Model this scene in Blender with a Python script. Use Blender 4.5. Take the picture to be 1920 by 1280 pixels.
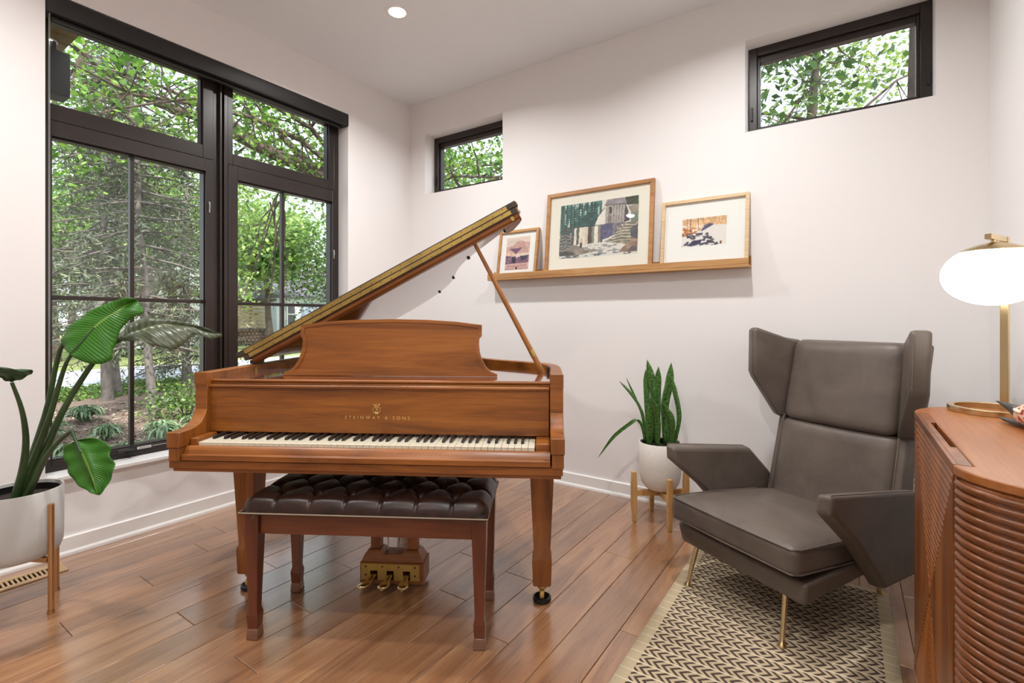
import bpy, bmesh, math, random
import numpy as np
from mathutils import Vector, Matrix

random.seed(7)
RNG = np.random.default_rng(11)
for o in list(bpy.data.objects):
    bpy.data.objects.remove(o)
SC = bpy.context.scene
COL = SC.collection
R = math.radians
PI = math.pi


def lin(c):
    c = np.asarray(c, float) / 255.0
    return np.where(c <= 0.04045, c / 12.92, ((c + 0.055) / 1.055) ** 2.4)


def C(r, g, b):
    v = lin((r, g, b))
    return (float(v[0]), float(v[1]), float(v[2]), 1.0)


# ------------------------------------------------------------------ camera
CAM_POS = Vector((3.294, -3.191, 1.2))
CAM_YAW = math.atan(628 / 925)
cam_data = bpy.data.cameras.new('camera')
cam_data.sensor_width = 36
cam_data.sensor_fit = 'HORIZONTAL'
cam_data.lens = 36 * 925 / 1920
cam_data.shift_y = -42 / 1920
cam_data.clip_start = 0.05
cam_data.clip_end = 300
cam = bpy.data.objects.new('camera', cam_data)
cam.location = CAM_POS
cam.rotation_euler = (R(90), 0, CAM_YAW)
COL.objects.link(cam)
SC.camera = cam

# ------------------------------------------------------------------ world, sun, exposure
world = bpy.data.worlds.new('sky')
SC.world = world
world.use_nodes = True
wn = world.node_tree
wn.nodes.clear()
w_out = wn.nodes.new('ShaderNodeOutputWorld')
w_bg = wn.nodes.new('ShaderNodeBackground')
w_sky = wn.nodes.new('ShaderNodeTexSky')
w_sky.sky_type = 'NISHITA'
w_sky.sun_disc = False
w_sky.sun_elevation = R(48)
w_sky.sun_rotation = R(60)
w_sky.air_density = 1.2
w_sky.dust_density = 2.5
w_mul = wn.nodes.new('ShaderNodeVectorMath')
w_mul.operation = 'SCALE'
w_mul.inputs['Scale'].default_value = 0.30
w_mix = wn.nodes.new('ShaderNodeMix')
w_mix.data_type = 'RGBA'
w_mix.inputs[0].default_value = 0.55
w_mix.inputs[7].default_value = (2.7, 2.85, 3.05, 1)
wn.links.new(w_sky.outputs[0], w_mul.inputs[0])
wn.links.new(w_mul.outputs[0], w_mix.inputs[6])
wn.links.new(w_mix.outputs[2], w_bg.inputs['Color'])
w_bg.inputs['Strength'].default_value = 1.0
wn.links.new(w_bg.outputs[0], w_out.inputs[0])

sun_d = bpy.data.lights.new('sun_offscreen', 'SUN')
sun_d.energy = 8.0
sun_d.angle = R(2.0)
sun_d.color = (1.0, 0.95, 0.86)
sun = bpy.data.objects.new('sun_offscreen', sun_d)
sun.rotation_euler = Vector((-0.62, 0.33, -0.75)).to_track_quat('-Z', 'Y').to_euler()
COL.objects.link(sun)

DOWNLIGHT_W = 23.5
SC.view_settings.view_transform = 'Standard'
SC.view_settings.look = 'None'
SC.view_settings.gamma = 1.0
SC.view_settings.use_curve_mapping = False
SC.view_settings.exposure = 0.0


# ------------------------------------------------------------------ node helpers
class NT:
    def __init__(s, name):
        s.m = bpy.data.materials.new(name)
        s.m.use_nodes = True
        s.t = s.m.node_tree
        s.t.nodes.clear()
        s.out = s.t.nodes.new('ShaderNodeOutputMaterial')

    def n(s, typ, **kw):
        nd = s.t.nodes.new('ShaderNode' + typ)
        for k, v in kw.items():
            setattr(nd, k, v)
        return nd

    def link(s, a, b):
        s.t.links.new(a, b)

    def put(s, sock, v):
        if hasattr(v, 'is_output') or isinstance(v, bpy.types.NodeSocket):
            s.link(v, sock)
        else:
            sock.default_value = v

    def math(s, op, a, b=0.0, c=None, clamp=False):
        nd = s.n('Math', operation=op, use_clamp=clamp)
        s.put(nd.inputs[0], a)
        s.put(nd.inputs[1], b)
        if c is not None:
            s.put(nd.inputs[2], c)
        return nd.outputs[0]

    def mix(s, f, a, b, mode='MIX'):
        nd = s.n('Mix', data_type='RGBA', blend_type=mode)
        s.put(nd.inputs[0], f)
        s.put(nd.inputs[6], a)
        s.put(nd.inputs[7], b)
        return nd.outputs[2]

    def coords(s, kind='Object'):
        return s.n('TexCoord').outputs[kind]

    def mapping(s, v, scale=(1, 1, 1), loc=(0, 0, 0), rot=(0, 0, 0)):
        nd = s.n('Mapping')
        s.link(v, nd.inputs[0])
        nd.inputs['Scale'].default_value = scale
        nd.inputs['Location'].default_value = loc
        nd.inputs['Rotation'].default_value = rot
        return nd.outputs[0]

    def noise(s, v, scale=5, detail=4, rough=0.55, dist=0.0):
        nd = s.n('TexNoise')
        s.link(v, nd.inputs['Vector'])
        nd.inputs['Scale'].default_value = scale
        nd.inputs['Detail'].default_value = detail
        nd.inputs['Roughness'].default_value = rough
        nd.inputs['Distortion'].default_value = dist
        return nd.outputs['Fac']

    def ramp(s, f, stops):
        nd = s.n('ValToRGB')
        el = nd.color_ramp.elements
        while len(el) < len(stops):
            el.new(0.5)
        for e, (p, c) in zip(el, stops):
            e.position = p
            e.color = c
        s.link(f, nd.inputs[0])
        return nd.outputs[0]

    def bump(s, h, strength=0.2, dist=0.01):
        nd = s.n('Bump')
        nd.inputs['Strength'].default_value = strength
        nd.inputs['Distance'].default_value = dist
        s.link(h, nd.inputs['Height'])
        return nd.outputs[0]

    def bsdf(s, color, rough=0.5, metal=0.0, normal=None, coat=0.0, coat_rough=0.1, ior=1.5, spec=0.5, emit=None, emit_s=0.0, coat_ior=1.5):
        b = s.n('BsdfPrincipled')
        s.put(b.inputs['Base Color'], color)
        s.put(b.inputs['Roughness'], rough)
        b.inputs['Metallic'].default_value = metal
        b.inputs['IOR'].default_value = ior
        b.inputs['Specular IOR Level'].default_value = spec
        b.inputs['Coat Weight'].default_value = coat
        b.inputs['Coat Roughness'].default_value = coat_rough
        b.inputs['Coat IOR'].default_value = coat_ior
        if normal is not None:
            s.link(normal, b.inputs['Normal'])
        if emit is not None:
            b.inputs['Emission Color'].default_value = emit
            b.inputs['Emission Strength'].default_value = emit_s
        s.link(b.outputs[0], s.out.inputs[0])
        return b


def plain(name, col, rough=0.5, metal=0.0, bump=None, var=0.0, **kw):
    t = NT(name)
    color = col
    normal = None
    if bump or var:
        v = t.coords('Object')
    if var:
        f = t.noise(v, 6, 3)
        lo = tuple(x * (1 - var) for x in col[:3]) + (1,)
        hi = tuple(min(1, x * (1 + var)) for x in col[:3]) + (1,)
        color = t.ramp(f, [(0.3, lo), (0.7, hi)])
    if bump:
        normal = t.bump(t.noise(v, bump[0], 3), bump[1], 0.004)
    t.bsdf(color, rough, metal, normal, **kw)
    return t.m


def wood(name, dark, mid, light, axis=0, rough=0.35, coat=0.2, scale=1.0, kind='Object', coat_rough=0.12, coat_ior=1.5, fine=0.25):
    t = NT(name)
    v = t.coords(kind)
    s1 = [9 * scale] * 3
    s1[axis] = 0.9 * scale
    s2 = [170 * scale] * 3
    s2[axis] = 5 * scale
    a = t.noise(t.mapping(v, s1), 1.0, 5, 0.6, 1.3)
    b = t.noise(t.mapping(v, s2), 1.0, 3, 0.6, 0.2)
    col = t.ramp(a, [(0.28, dark), (0.5, mid), (0.74, light)])
    fg = t.ramp(b, [(0.3, (1 - fine, 1 - fine, 1 - fine, 1)), (0.65, (1, 1, 1, 1))])
    col = t.mix(1.0, col, fg, 'MULTIPLY')
    t.bsdf(col, rough, 0, t.bump(b, 0.06, 0.002), coat=coat, coat_rough=coat_rough, coat_ior=coat_ior)
    return t.m


M = {}
M['wall'] = plain('wall_paint', C(238, 235, 234), 0.6, bump=(90, 0.03))
M['ceiling'] = plain('ceiling_paint', C(236, 240, 243), 0.7, bump=(90, 0.03))
M['trim'] = plain('trim_paint', C(240, 238, 235), 0.35)
M['frame'] = plain('window_frame_bronze', C(44, 36, 33), 0.34, var=0.08)
M['frame_black'] = plain('blind_black', C(30, 28, 28), 0.45)
M['brass'] = plain('brushed_brass', C(206, 184, 140), 0.27, 1.0)
M['old_brass'] = plain('aged_brass', C(186, 158, 92), 0.48, 1.0, var=0.2)
M['bronze'] = plain('pot_leg_brass', C(200, 160, 116), 0.33, 1.0)
M['blackened'] = plain('blackened_metal', C(30, 26, 24), 0.5)
M['steel'] = plain('steel', C(190, 190, 190), 0.3, 1.0)
M['rubber'] = plain('black_rubber', C(18, 18, 18), 0.45)
M['white_plastic'] = plain('white_plastic', C(235, 235, 232), 0.4)
M['label'] = plain('label_white', C(225, 222, 215), 0.5)

# walnut of the piano, one material per grain direction
WN = (C(100, 52, 14), C(147, 85, 28), C(174, 107, 42))
M['walnut_x'] = wood('walnut_grain_along', *WN, axis=0, rough=0.38, coat=0.12, coat_rough=0.22)
M['walnut_z'] = wood('walnut_grain_upright', *WN, axis=2, rough=0.38, coat=0.12, coat_rough=0.22)
M['walnut_y'] = wood('walnut_grain_deep', *WN, axis=1, rough=0.38, coat=0.12, coat_rough=0.22)
M['walnut_gloss'] = wood('walnut_polished', C(92, 42, 26), C(120, 62, 38), C(140, 78, 48), axis=0, rough=0.12, coat=1.0, coat_rough=0.04, coat_ior=1.9)
M['walnut_under'] = wood('lid_lacquer', *WN, axis=0, rough=0.1, coat=1.0, coat_rough=0.03, coat_ior=2.2, fine=0.08)
M['lid_edge'] = plain('lid_edge_ebonised', C(62, 52, 42), 0.35, var=0.2)
M['bench_wood'] = wood('bench_mahogany', C(74, 32, 14), C(108, 54, 26), C(134, 74, 38), axis=0, rough=0.3, coat=0.35, coat_rough=0.15)
M['bench_wood_z'] = wood('bench_mahogany_upright', C(70, 28, 13), C(100, 46, 22), C(126, 64, 32), axis=2, rough=0.3, coat=0.35, coat_rough=0.15)
M['ivory'] = plain('key_ivory', C(232, 226, 204), 0.25, coat=0.3, coat_rough=0.1)
M['ebony'] = plain('key_ebony', C(42, 34, 30), 0.3)
M['gold_leaf'] = plain('gold_inlay', C(226, 190, 120), 0.35, 0.6)
M['clear'] = plain('clear_plastic_cup', C(124, 86, 68), 0.2, coat=0.6)

t = NT('bench_leather')
v = t.coords('Object')
f = t.noise(v, 14, 4, 0.6, 0.5)
t.bsdf(t.ramp(f, [(0.3, C(30, 17, 13)), (0.7, C(58, 35, 26))]), 0.36, 0, t.bump(t.noise(v, 260, 3), 0.12, 0.002), spec=0.4)
M['bench_leather'] = t.m
t = NT('chair_leather')
v = t.coords('Object')
f = t.noise(v, 5, 5, 0.62, 0.7)
t.bsdf(t.ramp(f, [(0.28, C(84, 74, 67)), (0.72, C(106, 95, 86))]), 0.43, 0, t.bump(t.noise(v, 380, 3), 0.10, 0.002), spec=0.45)
M['chair_leather'] = t.m
M['chair_stitch'] = plain('leather_piping', C(118, 106, 94), 0.5)
M['stitch'] = plain('stitch_thread', C(150, 135, 115), 0.7)

# sideboard
SB = (C(84, 42, 12), C(132, 72, 25), C(162, 98, 42))
M['prop'] = wood('prop_stick_wood', C(136, 82, 34), C(170, 110, 52), C(190, 130, 68), axis=2, rough=0.4, coat=0.1)
M['sheesham_y'] = wood('sideboard_wood_along', *SB, axis=1, rough=0.33, coat=0.25, coat_rough=0.2)
M['sheesham_z'] = wood('sideboard_wood_upright', *SB, axis=2, rough=0.36, coat=0.2, coat_rough=0.2)
M['sheesham_top'] = wood('sideboard_top', C(116, 62, 24), C(154, 90, 40), C(178, 116, 60), axis=1, rough=0.4, coat=0.12, coat_rough=0.2, scale=0.7)
M['oak'] = wood('ledge_oak', C(166, 116, 66), C(192, 142, 88), C(208, 162, 108), axis=0, rough=0.5, coat=0.0)
M['oak_dark'] = wood('frame_oak_dark', C(160, 108, 60), C(186, 134, 80), C(200, 150, 96), axis=0, rough=0.45, coat=0.0)
M['maple_frame'] = wood('frame_maple', C(205, 172, 130), C(222, 192, 150), C(232, 206, 166), axis=0, rough=0.5, coat=0.0)
M['bamboo'] = wood('stand_bamboo', C(176, 128, 70), C(204, 158, 98), C(218, 178, 120), axis=2, rough=0.45, coat=0.0)
M['vent'] = wood('vent_wood', C(178, 146, 108), C(196, 164, 124), C(206, 178, 140), axis=1, rough=0.5, coat=0)
M['mat_cream'] = plain('mat_board_cream', C(236, 230, 216), 0.8)
M['mat_white'] = plain('mat_board_white', C(240, 238, 234), 0.8)
M['soil'] = plain('soil', C(44, 30, 22), 0.9, bump=(60, 0.8), var=0.5)
M['pot_grey'] = plain('pot_matte_grey', C(196, 194, 190), 0.75, bump=(160, 0.10))
M['bark_spruce'] = plain('bark_spruce', C(110, 104, 100), 0.9, bump=(18, 0.9), var=0.45)
M['bark'] = plain('bark_maple', C(84, 72, 64), 0.9, bump=(14, 0.9), var=0.4)

t = NT('pot_terrazzo')
v = t.coords('Object')
vo = t.n('TexVoronoi')
t.link(v, vo.inputs['Vector'])
vo.inputs['Scale'].default_value = 150
sp = t.math('LESS_THAN', vo.outputs['Distance'], 0.2)
gate = t.math('GREATER_THAN', t.noise(v, 40, 2), 0.55)
t.bsdf(t.mix(t.math('MULTIPLY', sp, gate), C(228, 222, 214), C(160, 150, 140)), 0.7)
M['pot_white'] = t.m

# floor planks
t = NT('oak_plank')
geo = t.n('NewGeometry')
oi = t.n('ObjectInfo')
vm = t.n('VectorMath', operation='MULTIPLY_ADD')
cmb = t.n('CombineXYZ')
t.link(t.math('MULTIPLY', oi.outputs['Random'], 37.0), cmb.inputs[0])
t.link(t.math('MULTIPLY', oi.outputs['Random'], 91.0), cmb.inputs[1])
t.link(geo.outputs['Position'], vm.inputs[0])
vm.inputs[1].default_value = (1, 1, 1)
t.link(cmb.outputs[0], vm.inputs[2])
pv = vm.outputs[0]
ga = t.noise(t.mapping(pv, (9, 0.9, 1)), 1.0, 5, 0.62, 1.6)
gb = t.noise(t.mapping(pv, (150, 4, 1)), 1.0, 4, 0.65, 0.3)
gk = t.noise(t.mapping(pv, (7, 3.2, 1)), 1.0, 2, 0.5, 0.4)
base = t.ramp(ga, [(0.27, C(122, 82, 54)), (0.5, C(162, 116, 80)), (0.75, C(186, 144, 106))])
tint = t.ramp(oi.outputs['Random'], [(0.0, (0.74, 0.72, 0.71, 1)), (0.5, (0.95, 0.93, 0.91, 1)), (1.0, (1.1, 1.07, 1.03, 1))])
base = t.mix(1.0, base, tint, 'MULTIPLY')
gr = t.ramp(gb, [(0.32, (0.80, 0.78, 0.76, 1)), (0.6, (1, 1, 1, 1))])
base = t.mix(1.0, base, gr, 'MULTIPLY')
kn = t.ramp(gk, [(0.2, (0.45, 0.4, 0.36, 1)), (0.29, (1, 1, 1, 1))])
base = t.mix(1.0, base, kn, 'MULTIPLY')
t.bsdf(base, t.math('ADD', t.math('MULTIPLY', gb, 0.14), 0.22), 0, t.bump(gb, 0.12, 0.002), coat=1.0, coat_rough=0.2, coat_ior=2.0)
M['plank'] = t.m

# glass: clear with a Fresnel reflection
t = NT('window_glass')
lw = t.n('LayerWeight')
lw.inputs['Blend'].default_value = 0.5
fr5 = t.math('MULTIPLY_ADD', t.math('POWER', lw.outputs['Facing'], 5.0), 0.7, 0.03)
tr = t.n('BsdfTransparent')
tr.inputs[0].default_value = (0.985, 0.992, 0.99, 1)
gl = t.n('BsdfGlossy')
gl.inputs['Roughness'].default_value = 0.0
ms = t.n('MixShader')
t.link(fr5, ms.inputs[0])
t.link(tr.outputs[0], ms.inputs[1])
t.link(gl.outputs[0], ms.inputs[2])
t.link(ms.outputs[0], t.out.inputs[0])
M['glass'] = t.m

# rug: rows of arrow strokes, mirrored about a centre column of lozenges
RUG_W, RUG_L = 0.80, 2.1
t = NT('rug_weave')
sx = t.n('SeparateXYZ')
t.link(t.coords('Object'), sx.inputs[0])
rx, ry = sx.outputs[0], sx.outputs[1]
ax = t.math('ABSOLUTE', rx)
row = t.math('FRACT', t.math('DIVIDE', t.math('ADD', ry, 10.0), 0.053))
tt = t.math('MULTIPLY', t.math('ABSOLUTE', t.math('SUBTRACT', row, 0.5)), 2.0)
ph = t.math('FRACT', t.math('ADD', t.math('DIVIDE', ax, 0.030), t.math('MULTIPLY', tt, 1.05)))
stroke = t.math('LESS_THAN', ph, 0.46)
inrow = t.math('LESS_THAN', tt, 0.86)
body = t.math('LESS_THAN', ax, RUG_W / 2 - 0.045)
body2 = t.math('LESS_THAN', t.math('ABSOLUTE', ry), RUG_L / 2 - 0.03)
mask = t.math('MULTIPLY', t.math('MULTIPLY', stroke, inrow), t.math('MULTIPLY', body, body2))
weave = t.noise(t.mapping(t.coords('Object'), (300, 900, 1)), 1.0, 2)
light = t.ramp(weave, [(0.35, C(176, 156, 124)), (0.65, C(204, 186, 154))])
darkc = t.ramp(weave, [(0.35, C(58, 44, 40)), (0.65, C(84, 66, 58))])
ticks = t.math('MULTIPLY', t.math('GREATER_THAN', tt, 0.9), t.math('SUBTRACT', 1.0, body))
colr = t.mix(mask, light, darkc)
colr = t.mix(t.math('MULTIPLY', t.math('GREATER_THAN', tt, 0.86), t.math('MULTIPLY', body, 0.7)), colr, C(226, 212, 184))
colr = t.mix(t.math('MULTIPLY', ticks, 0.5), colr, C(232, 220, 196))
t.bsdf(colr, 0.95, 0, t.bump(weave, 0.5, 0.003))
M['rug'] = t.m


# foliage materials
def leaf_mat(name, c1, c2, c3, rough=0.45, trans=0.35, uv=False):
    t = NT(name)
    g = t.n('NewGeometry')
    col = t.ramp(g.outputs['Random Per Island'], [(0.0, c1), (0.5, c2), (1.0, c3)])
    b = t.n('BsdfPrincipled')
    b.inputs['Roughness'].default_value = rough
    t.link(col, b.inputs['Base Color'])
    tl = t.n('BsdfTranslucent')
    t.link(t.mix(1.0, col, (1.15, 1.25, 0.7, 1), 'MULTIPLY'), tl.inputs[0])
    ms = t.n('MixShader')
    ms.inputs[0].default_value = trans
    t.link(b.outputs[0], ms.inputs[1])
    t.link(tl.outputs[0], ms.inputs[2])
    t.link(ms.outputs[0], t.out.inputs[0])
    return t.m


M['leaf_maple'] = leaf_mat('leaf_maple', C(66, 104, 44), C(108, 150, 66), C(158, 188, 98))
M['leaf_dark'] = leaf_mat('leaf_dark_green', C(44, 74, 42), C(74, 108, 58), C(112, 142, 88))
M['leaf_pale'] = leaf_mat('leaf_pale_green', C(92, 124, 66), C(136, 164, 92), C(178, 196, 128))
M['leaf_blue'] = leaf_mat('leaf_blue_green', C(64, 96, 78), C(98, 130, 106), C(140, 164, 138))
M['needle'] = leaf_mat('spruce_needles', C(62, 74, 60), C(94, 106, 86), C(140, 146, 120), 0.6, 0.15)
M['hosta'] = leaf_mat('hosta_leaf', C(82, 110, 80), C(120, 148, 114), C(172, 192, 158), 0.4, 0.2)
M['groundcover'] = leaf_mat('ground_cover_leaf', C(58, 92, 38), C(92, 128, 56), C(138, 164, 84), 0.5, 0.3)


def big_leaf_mat(name, base, light, rib, rough=0.35, veins=34):
    t = NT(name)
    u = t.n('UVMap')
    u.uv_map = 'UVMap'
    s = t.n('SeparateXYZ')
    t.link(u.outputs[0], s.inputs[0])
    au = t.math('ABSOLUTE', t.math('SUBTRACT', t.math('MULTIPLY', s.outputs[0], 2.0), 1.0))
    ph = t.math('SINE', t.math('MULTIPLY', t.math('SUBTRACT', s.outputs[1], t.math('MULTIPLY', au, 0.10)), veins * 6.283))
    f = t.math('MULTIPLY_ADD', ph, 0.5, 0.5)
    col = t.mix(t.math('MULTIPLY', f, 0.5), base, light)
    lo = t.noise(t.coords('Object'), 9, 3)
    col = t.mix(t.math('MULTIPLY', lo, 0.6), col, light)
    col = t.mix(t.math('LESS_THAN', au, 0.045), col, rib)
    b = t.n('BsdfPrincipled')
    b.inputs['Roughness'].default_value = rough
    t.link(col, b.inputs['Base Color'])
    t.link(t.bump(f, 0.35, 0.004), b.inputs['Normal'])
    tl = t.n('BsdfTranslucent')
    t.link(col, tl.inputs[0])
    ms = t.n('MixShader')
    ms.inputs[0].default_value = 0.3
    t.link(b.outputs[0], ms.inputs[1])
    t.link(tl.outputs[0], ms.inputs[2])
    t.link(ms.outputs[0], t.out.inputs[0])
    return t.m


M['bop_green'] = big_leaf_mat('strelitzia_leaf', C(40, 104, 22), C(84, 150, 46), C(140, 172, 76))
M['bop_grey'] = big_leaf_mat('strelitzia_leaf_underside', C(70, 84, 62), C(128, 132, 108), C(150, 158, 120), 0.3, 16)
M['bop_dark'] = big_leaf_mat('strelitzia_leaf_dark', C(38, 74, 34), C(66, 104, 54), C(96, 128, 66))
M['stem'] = plain('strelitzia_stem', C(52, 76, 40), 0.4, var=0.35)
t = NT('snake_leaf')
u = t.n('UVMap')
u.uv_map = 'UVMap'
un = t.mapping(u.outputs[0], (3, 34, 1))
f = t.noise(un, 1.0, 3, 0.6, 0.8)
t.bsdf(t.ramp(f, [(0.36, C(34, 64, 28)), (0.55, C(72, 118, 48)), (0.72, C(112, 152, 76))]), 0.35)
M['snake'] = t.m


# ------------------------------------------------------------------ mesh helpers
class MB:
    """Collects shapes; build() links them as one mesh object."""

    def __init__(s):
        s.v = []
        s.f = []
        s.uv = None

    def add(s, vs, fs):
        k = len(s.v)
        s.v += [tuple(map(float, p)) for p in vs]
        s.f += [tuple(i + k for i in q) for q in fs]
        return s

    def box(s, x0, x1, y0, y1, z0, z1):
        p = [(x, y, z) for z in (z0, z1) for y in (y0, y1) for x in (x0, x1)]
        return s.add(p, [(0, 2, 3, 1), (4, 5, 7, 6), (0, 1, 5, 4), (2, 6, 7, 3), (0, 4, 6, 2), (1, 3, 7, 5)])

    def hexa(s, bot, top):
        n = len(bot)
        fs = [tuple(range(n - 1, -1, -1)), tuple(range(n, 2 * n))]
        fs += [(i, (i + 1) % n, n + (i + 1) % n, n + i) for i in range(n)]
        return s.add(list(bot) + list(top), fs)

    def prism(s, pts, axis, a, b):
        def mk(p, h):
            return {'x': (h, p[0], p[1]), 'y': (p[0], h, p[1]), 'z': (p[0], p[1], h)}[axis]
        return s.hexa([mk(p, a) for p in pts], [mk(p, b) for p in pts])

    def taper(s, cx, cy, stack):
        """square section column: stack of (z, half_x, half_y)"""
        vs, fs = [], []
        for z, hx, hy in stack:
            vs += [(cx - hx, cy - hy, z), (cx + hx, cy - hy, z), (cx + hx, cy + hy, z), (cx - hx, cy + hy, z)]
        for i in range(len(stack) - 1):
            a = i * 4
            fs += [(a + j, a + (j + 1) % 4, a + 4 + (j + 1) % 4, a + 4 + j) for j in range(4)]
        fs.append((3, 2, 1, 0))
        a = (len(stack) - 1) * 4
        fs.append((a, a + 1, a + 2, a + 3))
        return s.add(vs, fs)

    def tube(s, pts, r, n=8, cap=True):
        pts = [Vector(p) for p in pts]
        m = len(pts)
        rs = list(r) if hasattr(r, '__len__') else [r] * m
        vs, fs = [], []
        up = None
        for i, p in enumerate(pts):
            d = (pts[min(i + 1, m - 1)] - pts[max(i - 1, 0)])
            if d.length < 1e-9:
                d = Vector((0, 0, 1))
            d.normalize()
            if up is None:
                up = d.orthogonal().normalized()
            else:
                up = (up - d * up.dot(d))
                up = up.normalized() if up.length > 1e-6 else d.orthogonal().normalized()
            w = d.cross(up)
            for k in range(n):
                a = 2 * PI * k / n
                vs.append(p + (up * math.cos(a) + w * math.sin(a)) * rs[i])
        for i in range(m - 1):
            for k in range(n):
                a, b = i * n + k, i * n + (k + 1) % n
                fs.append((a, b, b + n, a + n))
        if cap:
            fs.append(tuple(range(n - 1, -1, -1)))
            fs.append(tuple((m - 1) * n + k for k in range(n)))
        return s.add(vs, fs)

    def lathe(s, prof, n=32, c=(0, 0, 0), cap=True):
        vs, fs = [], []
        for r, z in prof:
            vs += [(c[0] + r * math.cos(2 * PI * k / n), c[1] + r * math.sin(2 * PI * k / n), c[2] + z) for k in range(n)]
        m = len(prof)
        for i in range(m - 1):
            fs += [(i * n + k, i * n + (k + 1) % n, (i + 1) * n + (k + 1) % n, (i + 1) * n + k) for k in range(n)]
        if cap:
            fs.append(tuple(range(n - 1, -1, -1)))
            fs.append(tuple((m - 1) * n + k for k in range(n)))
        return s.add(vs, fs)

    def grid(s, rows, uv=False, closed=False):
        k = len(s.v)
        m, n = len(rows), len(rows[0])
        for r in rows:
            s.v += [tuple(map(float, p)) for p in r]
        for i in range(m - 1):
            for j in range(n - 1 + (1 if closed else 0)):
                j2 = (j + 1) % n
                s.f.append((k + i * n + j, k + i * n + j2, k + (i + 1) * n + j2, k + (i + 1) * n + j))
        if uv:
            s.uv = s.uv or {}
            for i in range(m):
                for j in range(n):
                    s.uv[k + i * n + j] = (j / (n - 1), i / (m - 1))
        return s

    def build(s, name, mat, parent=None, org=(0, 0, 0), bevel=0.0, seg=2, smooth=None, solid=0.0, sub=0):
        me = bpy.data.meshes.new(name)
        vs = s.v
        if any(org):
            vs = [(p[0] - org[0], p[1] - org[1], p[2] - org[2]) for p in vs]
        me.from_pydata(vs, [], s.f)
        if s.uv:
            ul = me.uv_layers.new(name='UVMap')
            for lp in me.loops:
                ul.data[lp.index].uv = s.uv.get(lp.vertex_index, (0, 0))
        return finish(name, me, mat, parent, bevel, seg, smooth, solid, sub)


def finish(name, me, mat, parent=None, bevel=0.0, seg=2, smooth=None, solid=0.0, sub=0, fix=True):
    if fix:
        bm = bmesh.new()
        bm.from_mesh(me)
        bmesh.ops.recalc_face_normals(bm, faces=bm.faces)
        bm.to_mesh(me)
        bm.free()
    o = bpy.data.objects.new(name, me)
    COL.objects.link(o)
    if mat is not None:
        me.materials.append(M[mat] if isinstance(mat, str) else mat)
    if smooth:
        me.shade_smooth()
        me.set_sharp_from_angle(angle=R(smooth))
    if solid:
        md = o.modifiers.new('thickness', 'SOLIDIFY')
        md.thickness = solid
        md.offset = 0
    if sub:
        md = o.modifiers.new('round', 'SUBSURF')
        md.levels = sub
        md.render_levels = sub
    if bevel:
        md = o.modifiers.new('edge', 'BEVEL')
        md.width = bevel
        md.segments = seg
        md.limit_method = 'ANGLE'
        md.angle_limit = R(40)
        if not smooth:
            me.shade_smooth()
            me.set_sharp_from_angle(angle=R(30))
            md.harden_normals = False
    if parent is not None:
        o.parent = parent
    return o


def empty(name, loc=(0, 0, 0), rz=0.0):
    o = bpy.data.objects.new(name, None)
    o.location = loc
    o.rotation_euler = (0, 0, rz)
    o.empty_display_size = 0.1
    COL.objects.link(o)
    return o


def tag(o, label=None, cat=None, group=None, kind=None):
    if label:
        o['label'] = label
    if cat:
        o['category'] = cat
    if group:
        o['group'] = group
    if kind:
        o['kind'] = kind
    return o


def child_copy(src, parent, loc=None, scale=None):
    o = src.copy()
    COL.objects.link(o)
    o.parent = parent
    if loc is not None:
        o.location = loc
    if scale is not None:
        o.scale = scale
    return o


def spline(pts, n):
    """Catmull-Rom resample through points"""
    P = [np.array(p, float) for p in pts]
    if len(P) == 2:
        return [P[0] + (P[1] - P[0]) * i / (n - 1) for i in range(n)]
    P = [2 * P[0] - P[1]] + P + [2 * P[-1] - P[-2]]
    segs = len(P) - 3
    out = []
    for i in range(n):
        u = i / (n - 1) * segs
        k = min(int(u), segs - 1)
        t_ = u - k
        a, b, c, d = P[k:k + 4]
        out.append(0.5 * ((2 * b) + (-a + c) * t_ + (2 * a - 5 * b + 4 * c - d) * t_ ** 2 + (-a + 3 * b - 3 * c + d) * t_ ** 3))
    return out


def rounded_box(x0, x1, y0, y1, z0, z1, r, n=10, warp=None, crown=0.0):
    """cushion: box with rounded edges and a crowned top, one closed mesh"""
    c = np.array([(x0 + x1) / 2, (y0 + y1) / 2, (z0 + z1) / 2])
    h = np.array([(x1 - x0) / 2, (y1 - y0) / 2, (z1 - z0) / 2])
    bm = bmesh.new()
    bmesh.ops.create_cube(bm, size=2.0)
    bmesh.ops.subdivide_edges(bm, edges=bm.edges[:], cuts=n, use_grid_fill=True)
    rr = np.minimum(r, h * 0.98)
    for v in bm.verts:
        p = np.array(v.co)
        q = np.sign(p) * np.abs(p) ** 0.75 * h
        inner = np.clip(q, -(h - rr), h - rr)
        d = q - inner
        dn = d / rr
        L = np.linalg.norm(dn)
        if L > 1e-6:
            mx = np.max(np.abs(dn))
            dn = dn / L * mx
            q = inner + dn * rr
        u, w = p[0], p[1]
        if crown:
            q[2] += crown * max(0, (1 - u * u)) * max(0, (1 - w * w)) * (1 if p[2] > 0 else 0) * max(0, p[2])
        q = q + c
        if warp:
            q = warp(q)
        v.co = q
    return bm


def bm_obj(name, bm, mat, parent, smooth=60):
    me = bpy.data.meshes.new(name)
    bm.to_mesh(me)
    bm.free()
    return finish(name, me, mat, parent, smooth=smooth)


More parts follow.
